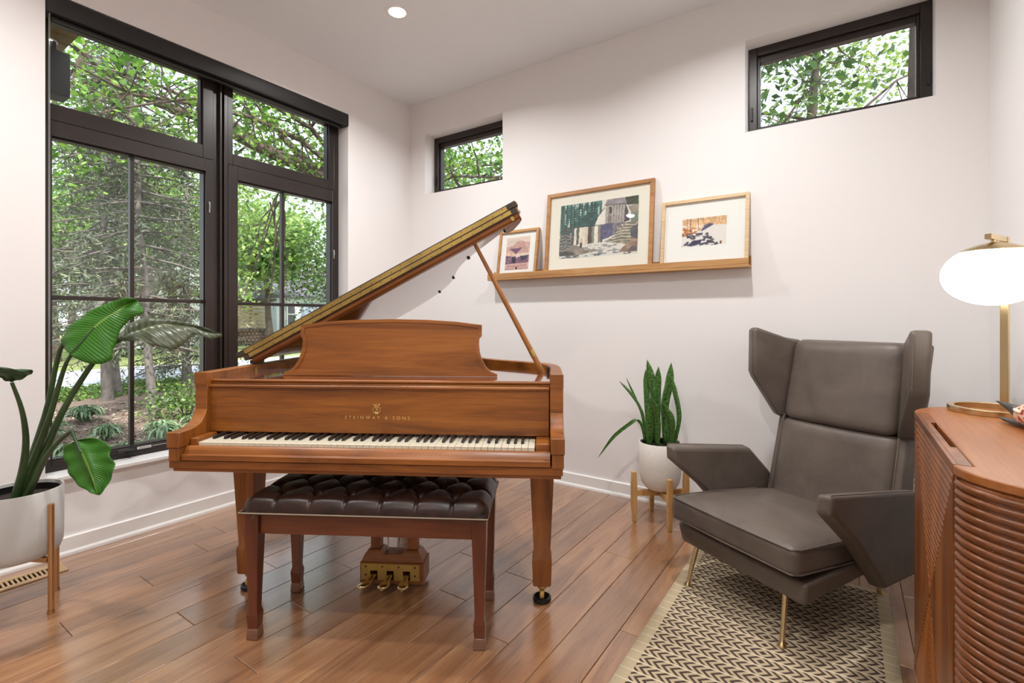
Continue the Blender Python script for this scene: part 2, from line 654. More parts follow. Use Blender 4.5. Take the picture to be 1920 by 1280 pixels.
def np_obj(name, V, F, mat, parent=None):
    """big quad/tri soups straight from numpy"""
    me = bpy.data.meshes.new(name)
    V = np.ascontiguousarray(V, np.float32)
    F = np.ascontiguousarray(F, np.int32)
    k = F.shape[1]
    me.vertices.add(len(V))
    me.vertices.foreach_set('co', V.ravel())
    me.loops.add(F.size)
    me.loops.foreach_set('vertex_index', F.ravel())
    me.polygons.add(len(F))
    me.polygons.foreach_set('loop_start', np.arange(0, F.size, k, dtype=np.int32))
    me.update(calc_edges=True)
    o = bpy.data.objects.new(name, me)
    COL.objects.link(o)
    me.materials.append(M[mat])
    if parent is not None:
        o.parent = parent
    return o


# ================================================================== the room
H_CEIL = 3.13
RX, RY = 3.85, -6.6          # room spans x 0..RX, y RY..0
WT = 0.22                    # wall thickness
GZ = -0.30                   # ground level outside


def wall_with_holes(name, axis, a0, a1, holes, face, out):
    """wall in plane; axis 'y' runs along y at x=face, axis 'x' runs along x at y=face; out = +1/-1 side of thickness"""
    mb = MB()
    t0, t1 = sorted((face, face + out * WT))

    def put(u0, u1, z0, z1):
        if u1 - u0 < 1e-4 or z1 - z0 < 1e-4:
            return
        if axis == 'y':
            mb.box(t0, t1, u0, u1, z0, z1)
        else:
            mb.box(u0, u1, t0, t1, z0, z1)
    us = sorted(holes, key=lambda h: h[0])
    cur = a0
    for (u0, u1, z0, z1) in us:
        put(cur, u0, GZ, H_CEIL + 0.25)
        put(u0, u1, GZ, z0)
        put(u0, u1, z1, H_CEIL + 0.25)
        cur = u1
    put(cur, a1, GZ, H_CEIL + 0.25)
    return tag(mb.build(name, 'wall'), kind='structure')


WIN = (-2.466, -0.668, 0.405, 2.835)
CL1 = (0.192, 1.037, 2.305, 2.835)
CL2 = (2.795, 3.658, 2.305, 2.845)
tag(wall_with_holes('wall_left', 'y', RY - WT, WT, [WIN], 0.0, -1), 'white painted wall holding the big black framed window', 'wall')
tag(wall_with_holes('wall_back', 'x', 0.0, RX, [CL1, CL2], 0.0, 1), 'white painted wall with two high slot windows and a picture ledge', 'wall')
tag(wall_with_holes('wall_right', 'y', RY - WT, WT, [], RX, 1), 'white painted wall behind the ribbed sideboard', 'wall')
tag(wall_with_holes('wall_front', 'x', 0.0, RX, [], RY, -1), 'white painted wall closing the room behind the viewer', 'wall')
ceil = MB().box(-WT, RX + WT, RY - WT, WT, H_CEIL, H_CEIL + 0.24).build('ceiling', 'ceiling')
tag(ceil, 'flat light grey ceiling with recessed lights', 'ceiling', kind='structure')

# floor: sub-floor with separate planks
HX0, HX1, HY0, HY1 = 0.123, 0.187, -2.78, -2.46      # opening for the floor register
floor = MB().box(0, HX0, RY, 0, -0.06, -0.016).box(HX1, RX, RY, 0, -0.06, -0.016).box(HX0, HX1, RY, HY0, -0.06, -0.016).box(HX0, HX1, HY1, 0, -0.06, -0.016).build('floor', 'oak')
tag(floor, 'medium brown wide plank wooden floor', 'floor', kind='structure')
PW = 0.1545
joints = {1: -1.85, 3: -1.964, 4: -2.26, 5: -2.58, 6: -1.86, 7: -2.29, 8: -1.66, 9: -1.985, 10: -2.292, 13: -1.266, 14: -1.689, 17: -1.38}
rr = random.Random(5)
x0 = 0.0
for k in range(0, 26):
    xa = max(0.0, -0.059 + PW * k)
    xb = min(RX, -0.059 + PW * (k + 1))
    if xb - xa < 0.005:
        continue
    j = joints.get(k, -rr.uniform(0.2, 2.0))
    cuts = [j]
    y = j
    while y < -0.25:
        y += rr.uniform(1.5, 2.0)
        cuts.append(y)
    y = j
    while y > RY + 0.3:
        y -= rr.uniform(1.2, 2.0)
        cuts.append(y)
    cuts = sorted(min(0.0, max(RY, c)) for c in cuts)
    cuts = [c for i, c in enumerate(cuts) if i == 0 or c - cuts[i - 1] > 0.15]
    if cuts[0] > RY:
        cuts.insert(0, RY)
    if cuts[-1] < 0:
        cuts.append(0.0)
    for a, b in zip(cuts[:-1], cuts[1:]):
        g = 0.0009
        cx, cy = (xa + xb) / 2, (a + b) / 2
        hx, hy = (xb - xa) / 2 - g, (b - a) / 2 - g
        e = 0.0016
        if xa < HX0 and xb > HX1 and a < HY0 and b > HY1:
            mb = MB()
            mb.box(-hx, HX0 - cx, -hy, hy, -0.016, 0).box(HX1 - cx, hx, -hy, hy, -0.016, 0).box(HX0 - cx, HX1 - cx, -hy, HY0 - cy, -0.016, 0).box(HX0 - cx, HX1 - cx, HY1 - cy, hy, -0.016, 0)
        else:
            mb = MB()
            mb.hexa([(-hx, -hy, -0.016), (hx, -hy, -0.016), (hx, hy, -0.016), (-hx, hy, -0.016)], [(-hx, -hy, -e), (hx, -hy, -e), (hx, hy, -e), (-hx, hy, -e)])
            mb.f.pop(1)
            mb.add([(-hx, -hy, -e), (hx, -hy, -e), (hx, hy, -e), (-hx, hy, -e), (-hx + e, -hy + e, 0), (hx - e, -hy + e, 0), (hx - e, hy - e, 0), (-hx + e, hy - e, 0)],
                   [(0, 1, 5, 4), (1, 2, 6, 5), (2, 3, 7, 6), (3, 0, 4, 7), (4, 5, 6, 7)])
        p = mb.build('plank', 'plank', floor)
        p.location = (cx, cy, 0)


def baseboard(name, a, b, label):
    """a,b = inner face ends on the wall line; built as board plus shoe"""
    (ax, ay), (bx, by) = a, b
    d = Vector((bx - ax, by - ay, 0))
    L = d.length
    root = empty(name, (ax, ay, 0), math.atan2(d.y, d.x))
    tag(root, label, 'baseboard', kind='structure')
    MB().prism([(0, 0), (-0.014, 0), (-0.014, 0.088), (-0.010, 0.092), (0, 0.092)], 'x', 0, L).build('board', 'trim', root)
    MB().prism([(-0.014, 0), (-0.026, 0), (-0.025, 0.012), (-0.019, 0.02), (-0.014, 0.022)], 'x', 0, L).build('shoe_moulding', 'trim', root)
    return root


baseboard('baseboard_left', (0, RY), (0, 0), 'white baseboard running under the big window')
baseboard('baseboard_back', (0, 0), (RX, 0), 'white baseboard behind the snake plant and armchair')
baseboard('baseboard_right', (RX, 0), (RX, RY), 'white baseboard behind the sideboard')

# window stool
sill = MB().box(-0.10, 0.028, WIN[0], WIN[1] + 0.0, 0.388, 0.408).build('trim_1', 'trim', bevel=0.003)
tag(sill, 'white painted sill board under the big window', 'window sill', kind='structure')

# ---- the big window: two units, each a transom light over a casement with a cross bar
WX = -0.12
win = empty('window_1', (WX, 0, 0))
tag(win, 'large dark bronze window with two transoms over two casements', 'window', kind='structure')
y0, y1, z0, z1 = WIN
D = 0.075
# outer frame and centre mullion
mb = MB()
mb.box(-D, 0.0, y0, y0 + 0.022, z0, z1).box(-D, 0.0, y1 - 0.045, y1, z0, z1)
mb.box(-D, 0.0, y0 + 0.022, y1 - 0.045, z0, z0 + 0.03).box(-D, 0.0, y0 + 0.022, y1 - 0.045, z1 - 0.05, z1)
mb.build('outer_frame', 'frame', win, bevel=0.003)
mb = MB()
mb.box(-D, -0.012, -1.625, -1.560, z0 + 0.03, z1 - 0.05).box(-D, 0.014, -1.590, -1.578, z0 + 0.03, z1 - 0.05)
mb.box(-D, 0.004, -1.560, -1.535, z0 + 0.03, z1 - 0.05)
mb.build('mullion', 'frame', win, bevel=0.002)


def sash(ya, yb, za, zb, gy0, gy1, gz0, gz1, name, cross, vy=None, vz=None, step=0.0):
    s = MB()
    x0_, x1_ = -D + 0.01, step
    s.box(x0_, x1_, ya, gy0, za, zb).box(x0_, x1_, gy1, yb, za, zb)
    s.box(x0_, x1_, gy0, gy1, za, gz0).box(x0_, x1_, gy0, gy1, gz1, zb)
    # glazing bead, set back
    b = 0.007
    s.box(x0_, x1_ - 0.018, gy0, gy0 + b, gz0, gz1).box(x0_, x1_ - 0.018, gy1 - b, gy1, gz0, gz1)
    s.box(x0_, x1_ - 0.018, gy0 + b, gy1 - b, gz0, gz0 + b).box(x0_, x1_ - 0.018, gy0 + b, gy1 - b, gz1 - b, gz1)
    o = s.build(name, 'frame', win, bevel=0.002)
    MB().box(-0.047, -0.043, gy0 + 0.001, gy1 - 0.001, gz0 + 0.001, gz1 - 0.001).build('pane', 'glass', o)
    if cross:
        MB().box(-0.055, -0.024, vy - 0.0105, vy + 0.0105, gz0, gz1).build('muntin', 'frame', o, bevel=0.002)
        MB().box(-0.055, -0.024, gy0, vy - 0.0105, vz - 0.011, vz + 0.011).build('muntin', 'frame', o, bevel=0.002)
        MB().box(-0.055, -0.024, vy + 0.0105, gy1, vz - 0.011, vz + 0.011).build('muntin', 'frame', o, bevel=0.002)
    return o


TR = 2.235   # joint between transom and casement
sa = sash(y0 + 0.022, -1.625, TR, z1 - 0.05, -2.427, -1.687, 2.318, 2.757, 'transom_sash', False)
sb = sash(-1.535, y1 - 0.045, TR, z1 - 0.05, -1.501, -0.757, 2.308, 2.757, 'transom_sash', False)
sc_ = sash(y0 + 0.022, -1.625, z0 + 0.03, TR - 0.004, -2.417, -1.674, 0.462, 2.150, 'casement_sash', True, -2.058, 1.313, 0.008)
sd = sash(-1.535, y1 - 0.045, z0 + 0.03, TR - 0.004, -1.472, -0.733, 0.462, 2.138, 'casement_sash', True, -1.131, 1.306, 0.008)
for par, yy, zz in ((sc_, -1.655, 1.92), (sd, -0.722, 1.72)):
    h = MB()
    h.box(0.008, 0.016, yy - 0.004, yy + 0.004, zz - 0.035, zz + 0.035).box(0.016, 0.022, yy - 0.003, yy + 0.003, zz - 0.008, zz + 0.028)
    tag(h.build('catch', 'steel', par, bevel=0.001), 'small bright metal window catch')
# folding crank and maker's strip on the lower rail
h = MB()
h.box(0.008, 0.05, -2.10, -2.062, 0.437, 0.457).tube([(0.04, -2.08, 0.452), (0.06, -2.10, 0.462), (0.06, -2.15, 0.462)], 0.007, 8)
h.build('crank_handle', 'frame_black', sc_, bevel=0.002)
MB().box(0.008, 0.0095, -2.045, -1.975, 0.444, 0.457).build('maker_label', 'label', sc_)
h = MB()
for k in range(11):
    h.box(0.0095, 0.0100, -2.038 + 0.0055 * k, -2.0345 + 0.0055 * k, 0.4475, 0.4475 + (0.0055 if k % 3 else 0.0038))
h.build('label_print', 'rubber', sc_)
h = MB()
for k in range(24):
    h.box(0.008, 0.0084, -1.970 + 0.004 * k, -1.9675 + 0.004 * k, 0.449, 0.4515 + 0.001 * (k % 3))
h.build('label_small_print', 'label', sc_)


def clerestory(name, hole, label):
    a, b, za, zb = hole
    root = empty(name, (0, 0.12, 0))
    tag(root, label, 'window', kind='structure')
    D_ = 0.08
    s = MB()
    s.box(a, a + 0.048, 0, D_, za, zb).box(b - 0.05, b, 0, D_, za, zb)
    s.box(a + 0.048, b - 0.05, 0, D_, za, za + 0.052).box(a + 0.048, b - 0.05, 0, D_, zb - 0.052, zb)
    o = s.build('frame', 'frame', root, bevel=0.003)
    s = MB()
    s.box(a + 0.048, a + 0.062, 0.02, 0.07, za + 0.052, zb - 0.052).box(b - 0.064, b - 0.05, 0.02, 0.07, za + 0.052, zb - 0.052)
    s.box(a + 0.062, b - 0.064, 0.02, 0.07, za + 0.052, za + 0.062).box(a + 0.062, b - 0.064, 0.02, 0.07, zb - 0.088, zb - 0.052)
    sh = s.build('sash', 'frame', root, bevel=0.002)
    MB().box(a + 0.063, b - 0.065, 0.044, 0.048, za + 0.0625, zb - 0.0885).build('pane', 'glass', sh)
    for xx in (a + 0.014, b - 0.022):
        MB().box(xx, xx + 0.012, -0.012, 0.0, za + 0.10, za + 0.18).build('latch', 'frame_black', root, bevel=0.002)
    return root


clerestory('window_2', CL1, 'small high slot window beside the room corner')
clerestory('window_3', CL2, 'small high slot window above the wing armchair')

# ---- roller blind cassette with a bead chain
bl = empty('roller_blind', (0, 0, 2.735))
tag(bl, 'black roller blind cassette across the top of the big window', 'window blind')
MB().prism([(-0.085, 0.0), (0.004, 0.0), (0.006, 0.006), (0.006, 0.088), (0.0, 0.096), (-0.085, 0.096)], 'y', y0 + 0.004, y1 - 0.004).build('cassette', 'frame_black', bl, bevel=0.002)
MB().box(-0.06, -0.03, y0 + 0.03, y1 - 0.03, -0.018, -0.001).build('hem_bar', 'frame_black', bl, bevel=0.004)
MB().box(-0.08, 0.0062, y1 - 0.0038, y1 - 0.0008, 0.002, 0.094).build('end_cap', 'rubber', bl)
ch = MB()
nb = 330
for xx in (-0.022, -0.006):
    ch.tube([(xx, y0 + 0.018, -0.001), (xx, y0 + 0.018, -2.22)], 0.0012, 4)
    for k in range(nb):
        zc = -0.006 - k * 2.21 / nb
        r_ = 0.0028
        ch.add([(xx + r_, y0 + 0.018, zc), (xx - r_, y0 + 0.018, zc), (xx, y0 + 0.018 + r_, zc), (xx, y0 + 0.018 - r_, zc), (xx, y0 + 0.018, zc + r_), (xx, y0 + 0.018, zc - r_)],
               [(0, 2, 4), (2, 1, 4), (1, 3, 4), (3, 0, 4), (2, 0, 5), (1, 2, 5), (3, 1, 5), (0, 3, 5)])
ch.tube([(-0.022, y0 + 0.018, -2.22), (-0.020, y0 + 0.018, -2.232), (-0.014, y0 + 0.018, -2.237), (-0.008, y0 + 0.018, -2.232), (-0.006, y0 + 0.018, -2.22)], 0.0022, 6)
tag(ch.build('bead_chain', 'steel', bl), 'steel bead chain loop', kind='stuff')

# ---- recessed ceiling lights (every one a lamp of the room)
t = NT('downlight_lens')
t.bsdf(C(255, 250, 240), 0.5, emit=(1, 0.95, 0.88, 1), emit_s=14.0)
M['lens'] = t.m


def downlight(x, y, label, where=''):
    """one recessed lamp; where = what it hangs above when it is outside the picture"""
    end = '_' + where + '_offscreen' if where else ''
    root = empty('recessed_ceiling_light', (x, y, H_CEIL))
    tag(root, label, 'ceiling light', 'recessed ceiling lights')
    MB().lathe([(0.052, -0.0005), (0.054, -0.004), (0.074, -0.004), (0.078, -0.0005)], 40, cap=False).build('trim_ring', 'white_plastic', root, smooth=40)
    MB().lathe([(0.0, -0.001), (0.053, -0.001)], 32, cap=False).build('lens' + end, 'lens', root)
    ld = bpy.data.lights.new('recessed_light' + end, 'AREA')
    ld.shape = 'DISK'
    ld.size = 0.10
    ld.energy = DOWNLIGHT_W
    ld.color = (1.0, 0.985, 0.97)
    ld.spread = R(150)
    lo = bpy.data.objects.new('recessed_light' + end, ld)
    lo.location = (0, 0, -0.008)
    lo.parent = root
    COL.objects.link(lo)


downlight(0.955, -1.03, 'lit round recessed ceiling light near the window wall')
# the photograph mirrors these in the slot window, the large picture's glass and the maple framed picture's glass
downlight(2.75, -1.03, 'lit round recessed ceiling light above the wing armchair', 'armchair')
downlight(0.955, -2.9, 'lit round recessed ceiling light above the bird of paradise plant', 'plant')
downlight(2.75, -2.9, 'lit round recessed ceiling light above the floor before the sideboard', 'sideboard')
downlight(2.75, -4.7, 'lit round recessed ceiling light towards the windowless end wall', 'end_wall')
sp = MB().lathe([(0.0, -0.0035), (0.035, -0.0035), (0.04, 0.0)], 32, cap=False).build('ceiling_cover_plate', 'ceiling', smooth=40)
sp.location = (1.555, -0.733, H_CEIL)
tag(sp, 'small flat round cover plate painted like the ceiling', 'cover plate')

# ---- floor register between planter and wall
vr = empty('floor_register', (0.155, -2.62, 0.0))
tag(vr, 'tan slotted floor register beside the window wall baseboard', 'floor vent')
s = MB()
L2, W2 = 0.19, 0.062
s.box(-W2, -W2 + 0.03, -L2, L2, 0.0002, 0.006).box(W2 - 0.03, W2, -L2, L2, 0.0002, 0.006).box(-W2 + 0.03, W2 - 0.03, -L2, -L2 + 0.03, 0.0002, 0.006).box(-W2 + 0.03, W2 - 0.03, L2 - 0.03, L2, 0.0002, 0.006)
s.build('frame', 'vent', vr, bevel=0.001)
du = MB()
e_ = 0.002
du.box(-0.032, -0.032 + e_, -0.16, 0.16, -0.27, -0.0005).box(0.032 - e_, 0.032, -0.16, 0.16, -0.27, -0.0005)
du.box(-0.032 + e_, 0.032 - e_, -0.16, -0.16 + e_, -0.27, -0.0005).box(-0.032 + e_, 0.032 - e_, 0.16 - e_, 0.16, -0.27, -0.0005).box(-0.032, 0.032, -0.16, 0.16, -0.275, -0.27)
du.build('duct', 'steel', vr)
lv = MB().box(-W2 + 0.03, W2 - 0.03, -0.004, 0.004, 0.001, 0.0055).build('louver', 'vent', vr)
for k in range(20):
    yy = -L2 + 0.038 + k * 0.0161
    if k == 0:
        lv.location = (0, yy, 0)
    else:
        child_copy(lv, vr, (0, yy, 0))
# ================================================================== grand piano
P_ROT = CAM_YAW - R(3.8)
piano = empty('grand_piano', (1.207, -2.398, 0), P_ROT)
tag(piano, 'walnut baby grand piano with its lid propped open', 'piano')
PWD = 1.47
OUT = [(0, 1.65), (0.3, 1.65), (0.5, 1.63), (0.68, 1.58), (0.82, 1.49), (0.92, 1.36), (0.98, 1.2), (1.05, 1.02), (1.15, 0.89), (1.28, 0.79), (1.40, 0.69), (1.455, 0.58), (1.47, 0.46)]
curve = [tuple(p) for p in spline([p + (0,) for p in OUT[1:]], 44)]
curve = [(p[0], p[1]) for p in curve]


def inset(poly, d):
    out = []
    n = len(poly)
    for i in range(n):
        a, b, c = Vector(poly[i - 1]), Vector(poly[i]), Vector(poly[(i + 1) % n])
        e1, e2 = (b - a).normalized(), (c - b).normalized()
        n1, n2 = Vector((-e1.y, e1.x)), Vector((-e2.y, e2.x))
        m = n1 + n2
        m = m / max(0.3, m.dot(n1) * 1.0) if m.length > 1e-6 else n1
        m = m.normalized() / max(0.5, m.normalized().dot(n1))
        out.append(tuple(b + m * d))
    return out


# outline counter-clockwise seen from above: spine at p=0
ring = [(0.0, 0.15), (PWD, 0.15)] + curve[::-1] + [(0.0, 1.65)]
inn = inset(ring, 0.045)
# rim: outer skin, inner skin, top and bottom; open at the front between the arms
mb = MB()
n = len(ring)
zt, zb = 0.986, 0.672
vs = [(x, y, zb) for x, y in ring] + [(x, y, zt) for x, y in ring] + [(x, y, zb) for x, y in inn] + [(x, y, zt) for x, y in inn]
inn[0] = (0.05, 0.15)
inn[1] = (PWD - 0.05, 0.15)
vs = [(x, y, zb) for x, y in ring] + [(x, y, zt) for x, y in ring] + [(x, y, zb) for x, y in inn] + [(x, y, zt) for x, y in inn]
fs = []
for i in range(n):
    if i == 0:
        continue
    j = (i + 1) % n
    fs += [(i, j, n + j, n + i), (2 * n + j, 2 * n + i, 3 * n + i, 3 * n + j), (n + i, n + j, 3 * n + j, 3 * n + i), (j, i, 2 * n + i, 2 * n + j)]
fs += [(0, n, 3 * n, 2 * n), (1, 2 * n + 1, 3 * n + 1, n + 1)]
mb.add(vs, fs)
mb.build('rim', 'walnut_x', piano, bevel=0.003, smooth=35)
# bottom frame, sound board and iron plate
MB().prism([(x, y) for x, y in inset(ring, 0.046)], 'z', 0.70, 0.73).build('soundboard', 'walnut_x', piano)
plate_poly = [(x, max(y, 0.62)) for x, y in inset(ring, 0.06)]
MB().prism([p for p in plate_poly], 'z', 0.86, 0.875).build('iron_plate', 'old_brass', piano)
# inner lining seen above the plate
mb = MB()
in2 = inset(ring, 0.047)
m2 = len(in2)
mb.add([(x, y, 0.74) for x, y in in2] + [(x, y, 0.978) for x, y in in2], [(i, (i + 1) % m2, m2 + (i + 1) % m2, m2 + i) for i in range(2, m2)])
mb.build('rim_lining', 'walnut_x', piano, solid=0.003)

# arms
prof = [(0.0, 0.722), (0.0, 0.779), (0.055, 0.780)] + [tuple(q[:2]) for q in spline([(0.085, 0.783, 0), (0.115, 0.794, 0), (0.138, 0.818, 0), (0.153, 0.85, 0), (0.158, 0.885, 0), (0.153, 0.92, 0), (0.149, 0.938, 0)], 14)] + [(0.149, 0.9845), (0.30, 0.9845), (0.30, 0.722)]
for xa, xb in ((0.0, 0.05), (PWD - 0.05, PWD)):
    a = MB().prism(prof, 'x', xa, xb).build('arm', 'walnut_z', piano, bevel=0.0025, smooth=35)
    MB().prism([(0.004, 0.6725), (0.004, 0.7205), (0.3, 0.7205), (0.3, 0.6725)], 'x', xa + 0.005, xb - 0.003).build('arm_foot', 'walnut_z', a, bevel=0.002)
    MB().prism([(0.1475, 0.938), (0.1475, 0.9875), (0.152, 0.9875), (0.152, 0.938)], 'x', xa - 0.0008, xb + 0.0008).build('arm_cap', 'walnut_x', a, bevel=0.001)
# key bed, key slip, key blocks
MB().box(0.004, PWD - 0.012, 0.032, 0.50, 0.6712, 0.6742).build('bed_spacer', 'walnut_x', piano)
mb = MB().box(-0.004, PWD - 0.006, 0.018, 0.55, 0.6425, 0.671).box(0.004, PWD - 0.012, 0.028, 0.55, 0.628, 0.6415)
mb.build('key_bed', 'walnut_x', piano, bevel=0.002)
MB().prism([(0.010, 0.6745), (0.010, 0.6935), (0.012, 0.6955), (0.022, 0.6965), (0.024, 0.7005), (0.034, 0.7185), (0.039, 0.722), (0.050, 0.722), (0.050, 0.6745)], 'x', 0.0505, PWD - 0.0505).build('key_slip', 'walnut_x', piano, bevel=0.001)
MB().box(0.051, PWD - 0.051, 0.051, 0.28, 0.6745, 0.700).build('key_frame', 'walnut_x', piano)
kL0, kL1 = 0.0865, 1.3635
for xa, xb in ((0.051, kL0 - 0.0015), (kL1 + 0.0025, PWD - 0.051)):
    MB().box(xa, xb, 0.052, 0.166, 0.701, 0.748).build('key_block', 'walnut_x', piano, bevel=0.006, seg=3)
# 88 keys
kw = (kL1 - kL0) / 52
wk = MB().box(-kw / 2 + 0.0008, kw / 2 - 0.0008, 0.052, 0.200, 0.711, 0.7335)
wk.box(-kw / 2 + 0.0008, kw / 2 - 0.0008, 0.0505, 0.053, 0.7305, 0.7335)
wk = wk.build('white_key', 'ivory', piano, bevel=0.0007, seg=1)
bk = MB().hexa([(-0.0062, 0.100, 0.7336), (0.0062, 0.100, 0.7336), (0.0062, 0.200, 0.7336), (-0.0062, 0.200, 0.7336)],
               [(-0.0048, 0.1045, 0.7455), (0.0048, 0.1045, 0.7455), (0.0048, 0.200, 0.7455), (-0.0048, 0.200, 0.7455)]).build('black_key', 'ebony', piano, bevel=0.0012, seg=2)
first_b = True
for i in range(52):
    x = kL0 + kw * (i + 0.5)
    if i == 0:
        wk.location.x = x
    else:
        child_copy(wk, piano, (x, 0, 0))
    note = 'ABCDEFG'[i % 7]
    if note in 'ACDFG' and i < 51:
        off = {'A': 0.0022, 'C': -0.002, 'D': 0.002, 'F': -0.0024, 'G': 0.0}[note]
        if first_b:
            bk.location.x = x + kw / 2 + off
            first_b = False
        else:
            child_copy(bk, piano, (x + kw / 2 + off, 0, 0))
# fall board
fb = MB().box(0.0505, PWD - 0.0535, 0.171, 0.188, 0.7465, 0.9235).build('fall_board', 'walnut_x', piano, bevel=0.002)
MB().tube([(0.03, 0.168, 0.930), (PWD - 0.053, 0.168, 0.930)], 0.0075, 12).build('fall_board_lip', 'walnut_x', fb, smooth=50)
# lettering and emblem
fc = bpy.data.curves.new('lettering_curve', 'FONT')
fc.body = 'STEINWAY & SONS'
fc.size = 0.0185
fc.space_character = 1.75
fc.extrude = 0.0002
fc.align_x = 'CENTER'
fo = bpy.data.objects.new('lettering_tmp', fc)
COL.objects.link(fo)
dg = bpy.context.evaluated_depsgraph_get()
me = bpy.data.meshes.new_from_object(fo.evaluated_get(dg))
bpy.data.objects.remove(fo)
xs = [v.co.x for v in me.vertices]
sc = 0.261 / (max(xs) - min(xs))
me.transform(Matrix.Rotation(R(90), 4, 'X') @ Matrix.Diagonal((sc, 1, 1, 1)))
lt = bpy.data.objects.new('lettering', me)
COL.objects.link(lt)
me.materials.clear()
me.materials.append(M['gold_leaf'])
lt.parent = fb
lt.location = (0.7385, 0.1704, 0.804)
em = MB()
ex, ez, ey = 0.7365, 0.826, 0.1706


def stroke(pts, r=0.0011):
    em.tube([(ex + a, ey, ez + b) for a, b in pts], r, 6)


for sgn in (-1, 1):
    stroke([(sgn * a, b) for a, b in ((0.003, 0.004), (0.010, 0.004), (0.0155, 0.010), (0.0145, 0.018), (0.0095, 0.027), (0.0075, 0.033), (0.0095, 0.0375), (0.0125, 0.0365), (0.0118, 0.034))], 0.0012)
    stroke([(sgn * a, b) for a, b in ((0.0, 0.006), (0.0055, 0.0075), (0.0075, 0.011), (0.0055, 0.0135))], 0.0007)
    stroke([(sgn * a, b) for a, b in ((0.0035, 0.030), (0.0055, 0.026), (0.007, 0.020))], 0.0007)
stroke([(-0.009, 0.0305), (0.0, 0.0325), (0.009, 0.0305)], 0.0009)
stroke([(0.003, 0.026), (-0.0025, 0.0265), (-0.0035, 0.0225), (0.0, 0.020), (0.0035, 0.0175), (0.0025, 0.013), (-0.003, 0.0135)], 0.0010)
stroke([(0.0, 0.036), (0.0, 0.0405)], 0.0012)
em.box(ex - 0.008, ex + 0.008, ey - 0.0008, ey + 0.0006, ez - 0.0012, ez + 0.0006).box(ex - 0.0035, ex + 0.0035, ey - 0.0008, ey + 0.0006, ez + 0.0006, ez + 0.005)
em.build('lyre_emblem', 'gold_leaf', fb)
# top panel with front mouldings
ts = MB().box(0.0515, PWD - 0.0405, 0.190, 0.60, 0.944, 0.9565).build('music_shelf', 'walnut_gloss', piano, bevel=0.002)
MB().tube([(0.028, 0.184, 0.9505), (PWD - 0.0435, 0.184, 0.9505)], 0.0068, 12).build('shelf_moulding', 'walnut_x', ts, smooth=50)
MB().box(0.030, PWD - 0.052, 0.176, 0.19, 0.9385, 0.9435).build('shelf_rabbet', 'walnut_x', ts)
# music desk
half = [(0.0, 1.2), (0.15, 1.197), (0.28, 1.189), (0.395, 1.175), (0.395, 1.128), (0.390, 1.122), (0.384, 1.114), (0.384, 1.09), (0.3875, 1.06), (0.397, 1.03), (0.413, 1.0), (0.436, 0.978), (0.462, 0.968), (0.463, 0.958)]
hi = [(0.0, 1.186), (0.15, 1.183), (0.28, 1.175), (0.379, 1.162), (0.379, 1.134), (0.373, 1.127), (0.367, 1.115), (0.367, 1.088), (0.371, 1.056), (0.381, 1.025), (0.397, 0.996), (0.413, 0.982), (0.413, 0.980), (0.413, 0.9795)]
sm = lambda h: [tuple(p) for p in h]
pc = 0.737
outl = [(pc - a, b) for a, b in half[::-1]] + [(pc + a, b) for a, b in half[1:]]
inl = [(pc - a, b) for a, b in hi[::-1]] + [(pc + a, b) for a, b in hi[1:]]
LEAN = lambda p: (p[0], 0.318 + (p[2] - 0.958) * 0.10 + p[1], p[2])
mb = MB()
md = MB()
k = len(outl)
# panel: between the inset outline, set 4 mm behind the frame
md.hexa([LEAN((a, 0.0035, b)) for a, b in inl], [LEAN((a, 0.018, b)) for a, b in inl])
panel_m = md
fr = MB()
vs = [LEAN((a, 0.0, b)) for a, b in outl] + [LEAN((a, 0.0, b)) for a, b in inl] + [LEAN((a, 0.018, b)) for a, b in outl] + [LEAN((a, 0.018, b)) for a, b in inl]
fs = []
for i in range(k):
    j = (i + 1) % k
    fs += [(i, j, k + j, k + i), (2 * k + j, 2 * k + i, 3 * k + i, 3 * k + j), (j, i, 2 * k + i, 2 * k + j), (k + i, k + j, 3 * k + j, 3 * k + i)]
fr.add(vs, fs)
desk = fr.build('music_desk', 'walnut_x', piano, bevel=0.0012, seg=1)
panel_m.build('desk_panel', 'walnut_x', desk)

# lid: main leaf and front flap folded back on top of it, hinged on the spine
PHI = R(28.0)
lid = empty('lid', (0.0, 0, 1.005))
lid.rotation_euler = (0, -PHI, 0)
lid.parent = piano
QF = 0.48
lo = [(x, y) for x, y in ring if y >= QF]
lid_poly = [(0.0, QF), (1.452, QF)] + [(x - 0.004, y) for x, y in curve[::-1] if y > QF + 0.04] + [(0.0, 1.655)]
MB().prism(lid_poly, 'z', 0.0, 0.022).build('lid_leaf', 'walnut_under', lid, bevel=0.004, smooth=35)
flap = [(-0.018, QF), (1.462, QF), (1.455, QF + 0.10), (1.40, QF + 0.21), (1.28, QF + 0.31), (-0.018, QF + 0.33)]
MB().prism(flap, 'z', 0.0235, 0.046).build('lid_flap', 'walnut_x', lid, bevel=0.003)
